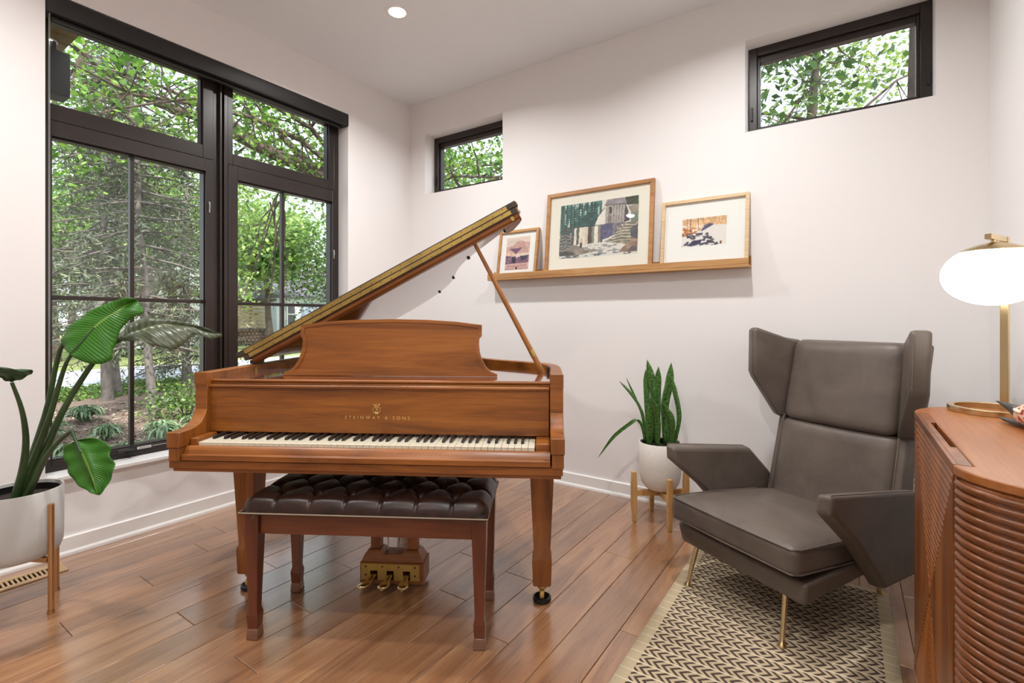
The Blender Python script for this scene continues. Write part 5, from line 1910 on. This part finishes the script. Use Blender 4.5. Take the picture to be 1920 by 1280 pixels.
M['asphalt'] = plain('asphalt_pale', C(172, 176, 186), 0.85, var=0.06, bump=(8, 0.2))
t = NT('siding_white')
s_ = t.n('SeparateXYZ')
t.link(t.coords('Object'), s_.inputs[0])
fz = t.math('FRACT', t.math('DIVIDE', s_.outputs[2], 0.16))
t.bsdf(C(228, 234, 241), 0.6, 0, t.bump(fz, 0.7, 0.03))
M['siding'] = t.m
M['roof_shingle'] = plain('roof_shingle', C(92, 92, 98), 0.9, var=0.2)
M['house_trim'] = plain('house_trim', C(236, 238, 240), 0.5)
M['house_glass'] = plain('house_glass', C(50, 58, 66), 0.08)
M['house_door'] = plain('house_door', C(150, 164, 180), 0.5)
M['fence_board'] = plain('fence_board', C(176, 160, 128), 0.8, var=0.25)
M['log'] = plain('firewood', C(96, 82, 72), 0.9, var=0.4)
M['soffit'] = wood('soffit_boards', C(96, 76, 44), C(130, 106, 66), C(152, 126, 82), axis=1, rough=0.5, coat=0.0)
M['black_metal'] = plain('black_metal', C(34, 36, 42), 0.5)

g0 = MB().box(-9.6, 14, -22, 30, GZ - 0.2, GZ).build('ground', 'mulch')
tag(g0, 'mulched garden bed outside the big window', 'ground', kind='structure')
rd = MB().box(-15.3, -10.6, -40, 60, GZ - 0.2, GZ + 0.004).build('road', 'asphalt')
tag(rd, 'pale asphalt street beyond the garden', 'road', kind='structure')
lw_ = MB().box(-10.6, -9.6, -40, 60, GZ - 0.2, GZ + 0.01).box(-70, -15.3, -40, 60, GZ - 0.2, GZ + 0.012).build('lawn', 'lawn')
tag(lw_, 'sunlit lawn strips along both sides of the street', 'lawn', kind='structure')


def leaf_quads(cen, size, rng, flat=0.5, aspect=0.62, jit=0.35):
    """one folded diamond per centre; returns V, F(quads)"""
    n_ = len(cen)
    nrm = rng.normal(size=(n_, 3))
    nrm[:, 2] = np.abs(nrm[:, 2]) + flat
    nrm /= np.linalg.norm(nrm, axis=1, keepdims=True)
    a_ = rng.normal(size=(n_, 3))
    a_ -= nrm * (a_ * nrm).sum(1, keepdims=True)
    a_ /= np.linalg.norm(a_, axis=1, keepdims=True)
    b_ = np.cross(nrm, a_)
    s_ = size * (1 + jit * rng.uniform(-1, 1, (n_, 1)))
    p0 = cen - a_ * s_ * 0.5
    p1 = cen + b_ * s_ * 0.5 * aspect + a_ * s_ * 0.05
    p2 = cen + a_ * s_ * 0.55 - nrm * s_ * 0.12
    p3 = cen - b_ * s_ * 0.5 * aspect + a_ * s_ * 0.05
    V_ = np.stack([p0, p1, p2, p3], 1).reshape(-1, 3)
    F_ = np.arange(n_ * 4).reshape(-1, 4)
    return V_, F_


def foliage(name, cen, size, mat, parent, rng, **kw):
    V_, F_ = leaf_quads(np.asarray(cen), size, rng, **kw)
    o = np_obj(name, V_, F_, mat, parent)
    o['kind'] = 'stuff'
    return o


def branch_path(p, d, L_, rng, n_=6, wob=0.12, droop=0.0):
    pts = [np.array(p, float)]
    d = np.array(d, float)
    for i in range(n_ - 1):
        d = d + rng.normal(size=3) * wob
        d[2] -= droop
        d /= np.linalg.norm(d)
        pts.append(pts[-1] + d * L_ / (n_ - 1))
    return pts


def broad_tree(name, label, base, height, spread, mat, seed, n_leaf, size, trunk_r=0.16, crown_lo=0.3, limbs=None, group='trees outside', sigma=0.35, bark='bark', n_limb=14, extra=None, bare=None, wob=0.05):
    rng = np.random.default_rng(seed)
    root = empty(name, base)
    tag(root, label, 'tree', group)
    tr = MB()
    tp = branch_path((0, 0, 0), (0, 0, 1), height * 0.85, rng, 9, wob)
    tr.tube(tp, [trunk_r * (1.25 if i == 0 else 1) * (1 - 0.85 * i / 8) for i in range(9)], 10)
    trunk = tr.build('trunk', bark, root, smooth=60)
    bm_ = MB()
    tips = []
    for k in range(n_limb):
        f_ = crown_lo + (0.97 - crown_lo) * (k + rng.random()) / n_limb
        z = f_ * height * 0.85
        i = min(7, int(z / (height * 0.85) * 8))
        p = tp[i] + (tp[i + 1] - tp[i]) * (z / (height * 0.85) * 8 - i)
        az = rng.uniform(0, 2 * PI)
        L_ = spread * (1.1 - 0.55 * abs(f_ - 0.45)) * rng.uniform(0.75, 1.05)
        path = branch_path(p, (math.cos(az), math.sin(az), rng.uniform(0.15, 0.7)), L_, rng, 7, 0.16, 0.02)
        r0 = trunk_r * 0.38 * (1.1 - f_)
        bm_.tube(path, [max(0.006, r0 * (1 - 0.85 * j / 6)) for j in range(7)], 6)
        for j in range(1, 7):
            for _ in range(3):
                dd = rng.normal(size=3)
                sub = branch_path(path[j], dd, L_ * 0.28, rng, 4, 0.2, 0.08)
                bm_.tube(sub, [max(0.004, r0 * 0.35 * (1 - 0.25 * q)) for q in range(4)], 4)
                tips += [sub[1], sub[2], sub[3]]
    if extra:
        for path, r0 in extra:
            bm_.tube([np.array(q) - np.array(base) for q in path], [max(0.006, r0 * (1 - 0.75 * j / (len(path) - 1))) for j in range(len(path))], 8)
            for q in path[1:]:
                q = np.array(q) - np.array(base)
                for _ in range(5):
                    dd = rng.normal(size=3)
                    sub = branch_path(q, dd, 0.9, rng, 4, 0.25, 0.05)
                    bm_.tube(sub, [0.016, 0.011, 0.008, 0.005], 4)
                    tips += [sub[2], sub[3]]
    for path, r0 in (bare or []):
        bm_.tube([np.array(q) - np.array(base) for q in path], [max(0.004, r0 * (1 - 0.8 * j / (len(path) - 1))) for j in range(len(path))], 6)
    bm_.build('branches', bark, root, smooth=60)
    tips = np.array(tips)
    cen = tips[rng.integers(0, len(tips), n_leaf)] + rng.normal(size=(n_leaf, 3)) * np.array([sigma, sigma, sigma * 0.6])
    foliage('foliage', cen, size, mat, root, rng)
    return root


def spruce(name, label, base, height, rad, seed, trunk_r=0.11, z_lo=0.5, dens=1.0, group='spruces in the garden', lean=(0, 0)):
    rng = np.random.default_rng(seed)
    root = empty(name, base)
    tag(root, label, 'tree', group)
    tp = [(lean[0] * i / 9 + 0.03 * math.sin(i * 1.7), lean[1] * i / 9 + 0.03 * math.cos(i * 2.3), height * i / 9) for i in range(10)]
    MB().tube(tp, [trunk_r * (1.45 if i == 0 else 1.0) * (1 - 0.9 * i / 9) + 0.01 for i in range(10)], 12).build('trunk', 'bark_spruce', root, smooth=60)
    br = MB()
    V_, k0 = [], 0
    seg_p, seg_d, seg_l = [], [], []
    z = z_lo
    while z < height * 0.97:
        nb = 5
        for b in range(nb):
            az = rng.uniform(0, 2 * PI)
            L_ = rad * (1 - 0.80 * z / height) * rng.uniform(0.65, 1.1)
            i = min(8, int(z / height * 9))
            p = np.array(tp[i]) * 1.0
            p = p + (np.array(tp[i + 1]) - p) * (z / height * 9 - i)
            d = np.array([math.cos(az), math.sin(az), rng.uniform(-0.25, 0.10)])
            path = branch_path(p, d, L_, rng, 7, 0.06, 0.045)
            path[-1][2] += 0.06 * L_
            br.tube(path, [0.020 * (1 - 0.8 * j / 6) + 0.003 for j in range(7)], 5)
            # hanging branchlets along both sides
            nn = int(26 * L_ * dens)
            for _ in range(nn):
                u_ = rng.uniform(0.12, 1.0) * 6
                j = min(5, int(u_))
                q = path[j] + (path[j + 1] - path[j]) * (u_ - j)
                dirb = path[j + 1] - path[j]
                dirb = dirb / (np.linalg.norm(dirb) + 1e-9)
                sd = np.cross(dirb, (0, 0, 1)) * rng.choice((-1, 1))
                bd = dirb * 0.5 + sd * rng.uniform(0.3, 0.9) + np.array([0, 0, -rng.uniform(0.35, 1.3)])
                bd /= np.linalg.norm(bd)
                seg_p.append(q)
                seg_d.append(bd)
                seg_l.append(rng.uniform(0.16, 0.42) * (0.5 + 0.5 * L_ / rad))
        z += rng.uniform(0.16, 0.26)
    br.build('branches', 'bark_spruce', root, smooth=60)
    P_ = np.array(seg_p)
    D_ = np.array(seg_d)
    Ls = np.array(seg_l)[:, None]
    K = 5
    quads = []
    for k in range(K):
        c_ = P_ + D_ * Ls * (k + rng.random((len(P_), 1))) / K
        side_ = np.cross(D_, rng.normal(size=D_.shape))
        side_ /= np.linalg.norm(side_, axis=1, keepdims=True) + 1e-9
        sg = rng.choice((-1, 1), (len(P_), 1))
        tipd = D_ * 0.6 + side_ * sg * 0.8
        tipd /= np.linalg.norm(tipd, axis=1, keepdims=True)
        ln = rng.uniform(0.06, 0.13, (len(P_), 1))
        wv = np.cross(tipd, rng.normal(size=D_.shape))
        wv /= np.linalg.norm(wv, axis=1, keepdims=True) + 1e-9
        w_ = 0.011
        quads.append(np.stack([c_ - wv * w_ * 0.6, c_ + tipd * ln * 0.5 - wv * w_, c_ + tipd * ln, c_ + tipd * ln * 0.5 + wv * w_], 1))
    Q = np.concatenate(quads).reshape(-1, 3)
    o = np_obj('needles', Q, np.arange(len(Q)).reshape(-1, 4), 'needle', root)
    o['kind'] = 'stuff'
    return root


# spruces in the garden bed
spruce('spruce_tree', 'pair stemmed pale barked spruce standing in the garden bed', (-8.0, 0.12, GZ), 7.6, 2.1, 21, 0.060, 1.9, 0.75)
spruce('spruce_tree', 'slender grey trunked spruce nearest the window glass', (-5.35, -0.08, GZ), 6.6, 1.45, 22, 0.048, 1.15, 0.8, lean=(-0.35, -0.25))
spruce('spruce_tree', 'thin dark spruce stem behind the pale barked spruce', (-8.55, 0.42, GZ), 7.2, 1.8, 23, 0.065, 1.7, 0.6)
spruce('spruce_tree', 'bushy spruce at the edge of the street', (-9.3, 2.0, GZ), 5.2, 1.5, 24, 0.08, 0.45, 0.8)
# maple whose limbs reach across the transoms
limbA = [(-3.94, 2.9, 3.3), (-4.337, 2.506, 3.662), (-4.482, 2.166, 3.826), (-4.767, 1.731, 3.971), (-5.106, 1.259, 4.197), (-5.199, 0.954, 4.329), (-5.35, 0.61, 4.452), (-5.692, 0.136, 4.598), (-5.883, -0.356, 4.832), (-6.0, -0.9, 5.2)]
limbB = [(-4.55, 2.05, 3.9), (-4.9, 1.7, 4.4), (-5.3, 1.6, 4.9), (-5.6, 1.7, 5.6)]
limbC = [(-4.9, 1.5, 4.05), (-5.6, 1.0, 4.75), (-6.2, 0.2, 5.1), (-6.5, -0.6, 5.2)]
limbD = [(-4.2, 2.6, 3.7), (-4.3, 1.7, 4.2), (-4.4, 0.9, 4.35), (-4.5, 0.1, 4.3), (-4.6, -0.6, 4.2), (-4.5, -1.2, 4.3)]
limbE = [(-4.1, 2.7, 3.6), (-3.9, 1.6, 4.3), (-3.9, 0.6, 4.5), (-4.1, -0.3, 4.1), (-4.2, -0.9, 3.8)]
tw = []
rt = np.random.default_rng(77)
for k in range(9):
    p = np.array((-5.18, 1.93, 3.47)) + rt.normal(size=3) * 0.06
    path = [p + np.array((-0.1 - 0.05 * j, (-0.16 + 0.03 * k) * j * 0.9, -0.30 * j - 0.02 * j * j)) * 1.0 + rt.normal(size=3) * 0.03 for j in range(6)]
    tw.append((path, 0.016))
maple = broad_tree('maple_tree', 'big maple with a long dark limb crossing both transom panes', (-3.9, 3.25, GZ), 8.5, 3.3, 'leaf_maple', 31, 15000, 0.095, 0.22, 0.50, group='broadleaf trees across the garden', sigma=0.30, extra=[(limbA, 0.15), (limbB, 0.07), (limbC, 0.05), (limbD, 0.05), (limbE, 0.045)], bare=tw, n_limb=9)
# trees filling the view beyond the street
ft = [
    ((-19.5, 2.0), 13.0, 5.0, 'leaf_maple', 'broad bright green tree across the street behind the spruces'),
    ((-20.5, 6.3), 13.5, 5.2, 'leaf_pale', 'pale green tree beside the white garage'),
    ((-20.5, 15.5), 13.0, 4.6, 'leaf_dark', 'dark green tree whose crown hangs before the weatherboard house'),
    ((-17.5, -4.0), 12.0, 4.8, 'leaf_dark', 'dark green tree behind the bushy spruce'),
    ((-37.5, 7.0), 20.0, 6.6, 'leaf_blue', 'tall blue green tree rising behind the white garage'),
    ((-40.0, 22.5), 20.0, 6.6, 'leaf_maple', 'tall green tree rising behind the weatherboard house'),
    ((-26.5, -3.0), 17.0, 7.0, 'leaf_pale', 'tall pale tree far behind the street'),
    ((-24.2, 12.54), 12.5, 2.6, 'leaf_maple', 'leaning tree by the slatted woodshed'),
]
for i, ((x, y), h_, sp_, mt, lb) in enumerate(ft):
    far = x < -24
    broad_tree('broadleaf_tree', lb, (x, y, GZ), h_ * (0.66 if not far else 0.6), sp_ * 0.9, mt, 100 + i, 9000 if not far else 8000, 0.19 if not far else 0.30, 0.22, {7: 0.66, 2: 0.37, 1: 0.40, 4: 0.36, 5: 0.36}.get(i, 0.26), group='broadleaf trees across the garden', sigma=0.6 if not far else 0.9, n_limb=16)
# trees behind the slot windows
broad_tree('broadleaf_tree', 'tall tree with a ridged grey trunk seen through the slot window over the armchair', (4.03, 4.56, GZ), 12.0, 3.2, 'leaf_pale', 201, 5000, 0.10, 0.23, 0.60, group='trees behind the slot windows', sigma=0.35, n_limb=9, wob=0.004)
broad_tree('broadleaf_tree', 'forked loose crowned tree behind the slot window over the armchair', (2.2, 9.0, GZ), 13.0, 4.2, 'leaf_pale', 202, 7500, 0.12, 0.15, 0.3, group='trees behind the slot windows', sigma=0.45, n_limb=14)
broad_tree('broadleaf_tree', 'darker large leaved tree close to the wall behind the picture ledge', (1.4, 5.6, GZ), 9.0, 2.6, 'leaf_dark', 203, 2600, 0.13, 0.12, 0.4, group='trees behind the slot windows', sigma=0.35, n_limb=10)
broad_tree('broadleaf_tree', 'airy tree seen through the slot window by the room corner', (-2.2, 7.2, GZ), 12.0, 3.8, 'leaf_blue', 204, 8000, 0.12, 0.16, 0.3, group='trees behind the slot windows', sigma=0.4, n_limb=14)


# hostas in the mulch
def hosta_mesh(seed):
    rng = np.random.default_rng(seed)
    mb = MB()
    for k in range(90):
        az = rng.uniform(0, 2 * PI)
        rr_ = rng.uniform(0.10, 0.32)
        h0 = rng.uniform(0.10, 0.24) * (1.2 - rr_)
        u_ = np.array((math.cos(az), math.sin(az), 0))
        w_ = np.array((-u_[1], u_[0], 0))
        pts = [u_ * 0.02, u_ * rr_ * 0.45 + np.array((0, 0, h0)), u_ * rr_ * 0.8 + np.array((0, 0, h0 * 0.9)), u_ * rr_ + np.array((0, 0, h0 * 0.45))]
        wd = (0.004, 0.017, 0.016, 0.001)
        rows = [[p - w_ * q + np.array((0, 0, 0.01 * (q > 0.01))), p, p + w_ * q + np.array((0, 0, 0.01 * (q > 0.01)))] for p, q in zip(pts, wd)]
        mb.grid(rows)
    return mb


hs = [hosta_mesh(5 + i).build('hosta', 'hosta', smooth=80) for i in range(3)]
spots = [(-3.1, -1.12, 'by the sash rail'), (-3.55, -0.62, ''), (-3.35, -1.55, ''), (-4.35, -0.95, ''), (-5.0, -1.35, ''), (-4.05, -0.02, ''), (-3.75, 0.45, ''), (-5.9, -0.75, ''), (-4.1, 1.0, ''), (-5.3, 0.95, ''), (-4.1, -0.45, ''), (-2.65, -2.1, ''), (-6.6, -1.2, ''), (-6.3, 0.6, ''), (-4.6, -1.75, ''), (-5.6, -1.9, '')]
spots = [(x, y) for x, y, _ in spots]
for i, (x, y) in enumerate(spots):
    o = hs[i] if i < 3 else hs[i % 3].copy()
    if i >= 3:
        COL.objects.link(o)
    o.location = (x, y, GZ)
    o.rotation_euler = (0, 0, i * 1.3)
    s_ = 0.75 + 0.25 * ((i * 37) % 10) / 10
    o.scale = (s_, s_, s_)
    tag(o, 'low hosta clump with narrow grey green leaves in the mulch', 'hosta plant', 'hostas in the mulch bed')
# leafy shrub at the foot of the slender spruce and low ground cover
rng = np.random.default_rng(8)
sh = empty('leafy_shrub', (-5.0, 0.22, GZ))
tag(sh, 'bright green leafy shrub at the foot of the slender spruce', 'shrub')
cen = rng.normal(size=(1300, 3)) * np.array((0.18, 0.28, 0.14)) + np.array((0, 0, 0.26))
cen[:, 2] = np.abs(cen[:, 2])
foliage('foliage', cen, 0.048, 'groundcover', sh, rng)
stm = MB()
for k in range(9):
    a_ = k * 0.7
    stm.tube([(0.02 * math.cos(a_), 0.02 * math.sin(a_), 0.0), (0.12 * math.cos(a_), 0.2 * math.sin(a_), 0.3), (0.2 * math.cos(a_), 0.34 * math.sin(a_), 0.46)], 0.006, 5)
stm.build('stems', 'bark', sh)
n_ = 11000
cen = np.stack([rng.uniform(-10.4, -8.3, n_), rng.uniform(-4.5, 6.5, n_), GZ + rng.gamma(2.0, 0.03, n_)], 1)
keep = vnoise((cen[:, 0] + 11) / 4, (cen[:, 1] + 5) / 12, 9, 66) > 0.42
gc = foliage('ground_cover', cen[keep], 0.07, 'groundcover', None, rng)
tag(gc, 'patchy bright green ground cover between garden bed and street', 'ground cover', kind='stuff')
n_ = 9000
cen = np.stack([rng.uniform(-7.5, -0.5, n_), rng.uniform(-3.5, 3.5, n_), np.full(n_, GZ + 0.012)], 1)
V_, F_ = leaf_quads(cen, 0.075, rng, flat=2.5, aspect=0.3)
M['chips'] = leaf_mat('bark_chips', C(84, 66, 56), C(148, 124, 108), C(206, 188, 172), 0.9, 0.0)
ck = np_obj('bark_chips', V_, F_, 'chips')
tag(ck, 'loose brown bark chips scattered over the garden bed', 'bark chips', kind='stuff')


# houses across the street
def house(name, label, x, ya, yb, hgt, depth, roof_h, wins, door=None, gable_front=False):
    root = empty(name, (x, ya, GZ))
    tag(root, label, 'house', 'houses across the street')
    W_ = yb - ya
    MB().box(-depth, 0, 0, W_, 0.0, hgt).build('wall', 'siding', root)
    MB().box(-depth - 0.02, 0.02, -0.02, W_ + 0.02, 0.0, 0.35).build('foundation', 'house_trim', root)
    if gable_front:
        MB().prism([(-0.4, hgt), (W_ / 2, hgt + roof_h), (W_ + 0.4, hgt), (W_ + 0.4, hgt - 0.12), (W_ / 2, hgt + roof_h - 0.14), (-0.4, hgt - 0.12)], 'x', -depth - 0.3, 0.35).build('roof', 'roof_shingle', root)
        MB().prism([(0.0, hgt), (W_ / 2, hgt + roof_h - 0.14), (W_, hgt)], 'x', -depth, 0.0).build('gable', 'siding', root)
    else:
        MB().prism([(0.45, hgt - 0.1), (0.45, hgt + 0.05), (-depth / 2, hgt + roof_h), (-depth - 0.45, hgt + 0.05), (-depth - 0.45, hgt - 0.1)], 'y', -0.4, W_ + 0.4).build('roof', 'roof_shingle', root)
    for (wa, wb_, za, zb_) in wins:
        w_ = MB()
        w_.box(0.0, 0.06, wa - 0.08, wb_ + 0.08, za - 0.08, za).box(0.0, 0.06, wa - 0.08, wb_ + 0.08, zb_, zb_ + 0.08)
        w_.box(0.0, 0.06, wa - 0.08, wa, za, zb_).box(0.0, 0.06, wb_, wb_ + 0.08, za, zb_).box(0.0, 0.045, wa, wb_, (za + zb_) / 2 - 0.03, (za + zb_) / 2 + 0.03)
        wo = w_.build('window', 'house_trim', root)
        MB().box(0.005, 0.02, wa, wb_, za, (za + zb_) / 2 - 0.03).build('pane', 'house_glass', wo)
        MB().box(0.005, 0.02, wa, wb_, (za + zb_) / 2 + 0.03, zb_).build('pane', 'house_glass', wo)
    if door:
        da, db = door
        d_ = MB().box(0.0, 0.05, da, db, 0.5, 2.6).build('door', 'house_door', root)
        MB().box(0.05, 0.08, db - 0.16, db - 0.10, 1.45, 1.6).build('knob', 'steel', d_)
    return root


house('neighbour_house', 'pale blue weatherboard house with white trimmed windows across the street', -27.3, 14.7, 25.0, 3.0, 7.0, 1.9,
      [(0.75, 1.25, 1.15, 2.5), (4.0, 4.55, 1.0, 2.6), (6.3, 7.1, 1.5, 2.6), (8.2, 9.0, 1.5, 2.6)], (1.75, 3.6))
house('neighbour_garage', 'white gabled garage behind the spruce branches', -26.0, 6.1, 10.1, 2.3, 6.0, 1.3, [(1.0, 1.8, 0.9, 1.9)], None, True)
shd = empty('garden_shed', (-29.0, 12.6, GZ))
tag(shd, 'small pale garden shed beside the weatherboard house', 'shed')
MB().box(-2.0, 0, 0, 1.7, 0, 1.75).build('wall', 'siding', shd)
MB().prism([(-0.2, 1.75), (0.85, 2.35), (1.9, 1.75), (1.9, 1.68), (0.85, 2.25), (-0.2, 1.68)], 'x', -2.1, 0.15).build('roof', 'roof_shingle', shd)
MB().prism([(0.0, 1.75), (0.85, 2.24), (1.7, 1.75)], 'x', -2.0, 0.0).build('gable', 'siding', shd)
d_ = MB().box(0.0, 0.05, 0.45, 1.25, 0.05, 1.6).build('door', 'house_door', shd)
# porch steps and rail
stp = empty('porch_steps', (-26.85, 16.3, GZ))
tag(stp, 'white porch steps with a slim rail before the house door', 'steps')
for k in range(4):
    MB().box(-0.35 + 0.3 * k, -0.05 + 0.3 * k, 0.0, 1.6, 0.0, 0.6 - 0.15 * k).build('step', 'house_trim', stp)
mb = MB()
for k in range(4):
    mb.tube([(-0.2 + 0.3 * k, -0.05, 0.6 - 0.15 * k), (-0.2 + 0.3 * k, -0.05, 1.5 - 0.15 * k)], 0.025, 6)
mb.tube([(-0.3, -0.05, 1.55), (0.8, -0.05, 1.0)], 0.03, 6)
mb.build('rail', 'house_trim', stp)
gr_ = empty('barbecue_grill', (-26.0, 15.3, GZ))
tag(gr_, 'black barbecue grill standing near the porch steps', 'grill')
mb = MB()
for sx_ in (-0.25, 0.25):
    for sy_ in (-0.3, 0.3):
        mb.tube([(sx_, sy_, 0), (sx_, sy_, 0.75)], 0.03, 6)
mb.build('legs', 'black_metal', gr_)
MB().box(-0.3, 0.3, -0.4, 0.4, 0.75, 1.0).build('firebox', 'black_metal', gr_, bevel=0.03)
MB().prism([(-0.3, 1.0), (0.3, 1.0), (0.25, 1.2), (0.1, 1.3), (-0.1, 1.3), (-0.25, 1.2)], 'y', -0.4, 0.4).build('hood', 'black_metal', gr_, bevel=0.02)
# slatted woodshed with firewood below
wsd = empty('slatted_woodshed', (-25.2, 10.8, GZ))
tag(wsd, 'slatted wooden lean-to with firewood beneath it', 'woodshed')
for k in range(7):
    MB().box(-0.03, 0.0, 0.0, 2.2, 1.0 + 0.2 * k, 1.16 + 0.2 * k).build('slat', 'fence_board', wsd)
for yy in (0.0, 1.1, 2.1):
    MB().box(-0.12, -0.031, yy, yy + 0.1, 0.0, 2.45).build('post', 'bark', wsd)
MB().prism([(-1.6, 2.35), (0.3, 2.6), (0.3, 2.7), (-1.6, 2.45)], 'y', -0.3, 2.5).build('roof', 'roof_shingle', wsd)
rl = random.Random(2)
lg0 = None
i = 0
for row_ in range(5):
    for c_ in range(8 - row_ % 2):
        if lg0 is None:
            lg0 = MB().tube([(0, 0, 0), (0.45, 0, 0)], 0.105, 8).build('firewood_log', 'log', None, bevel=0.01)
            o = lg0
        else:
            o = lg0.copy()
            COL.objects.link(o)
        o.location = (-25.1, 11.0 + 0.215 * c_ + 0.105 * (row_ % 2), GZ + 0.12 + 0.185 * row_)
        o.rotation_euler = (rl.uniform(0, 3), 0, 0)
        tag(o, 'split firewood log stacked under the slatted lean-to', 'log', 'stacked firewood logs')
# overhead wires
for i, (a_, b_, lb) in enumerate((((-12.9, -3.0, 3.45), (-11.4, 9.0, 2.95), 'upper thin overhead service wire crossing behind the spruces'), ((-12.7, -3.0, 3.2), (-11.2, 9.0, 2.55), 'lower thin overhead service wire crossing behind the spruces'))):
    a_, b_ = np.array(a_), np.array(b_)
    pts = [a_ + (b_ - a_) * k / 14 - np.array((0, 0, 0.5 * math.sin(PI * k / 14))) for k in range(15)]
    tag(MB().tube(pts, 0.006, 6).build('overhead_wire', 'rubber', org=(0, 0, 0)), lb, 'wire')
# porch soffit beyond the window with its light and lantern
so = empty('porch_soffit', (-1.6, -3.2, 3.10))
so['kind'] = 'structure'
tag(so, 'timber boarded porch soffit outside the transom', 'soffit')
MB().box(-1.7, 1.381, -1.5, 1.125, 0.016, 0.16).build('fascia', 'black_metal', so)
brd = MB().box(-0.068, 0.068, -1.5, 1.115, 0.0, 0.015).build('soffit_board', 'soffit', so, bevel=0.002)
for k in range(22):
    x = -1.62 + 0.14 * k
    if k == 0:
        brd.location.x = x
    else:
        child_copy(brd, so, (x, 0, 0))
pl_ = empty('porch_ceiling_light', (-1.22, -2.20, 3.10))
tag(pl_, 'small lit round light set in the porch soffit', 'ceiling light')
MB().lathe([(0.0, -0.004), (0.05, -0.004)], 24, cap=False).build('lens', 'lens', pl_)
MB().lathe([(0.05, -0.005), (0.065, -0.005), (0.068, -0.0005)], 24, cap=False).build('trim_ring', 'white_plastic', pl_)
ol = empty('porch_lantern', (-1.20, -2.165, 2.72))
tag(ol, 'dark box lantern hanging at the edge of the porch soffit', 'lantern')
MB().hexa([(-0.075, -0.075, 0.0), (0.075, -0.075, 0.0), (0.075, 0.075, 0.0), (-0.075, 0.075, 0.0)], [(-0.075, -0.075, 0.30), (0.075, -0.075, 0.30), (0.075, 0.075, 0.30), (-0.075, 0.075, 0.30)]).build('housing', 'black_metal', ol, bevel=0.004)
MB().box(-0.015, 0.015, -0.015, 0.015, 0.3005, 0.3795).build('stem', 'black_metal', ol)
MB().box(-0.02, 0.02, -0.0765, -0.0755, 0.08, 0.24).build('glass_slot', 'white_plastic', ol)
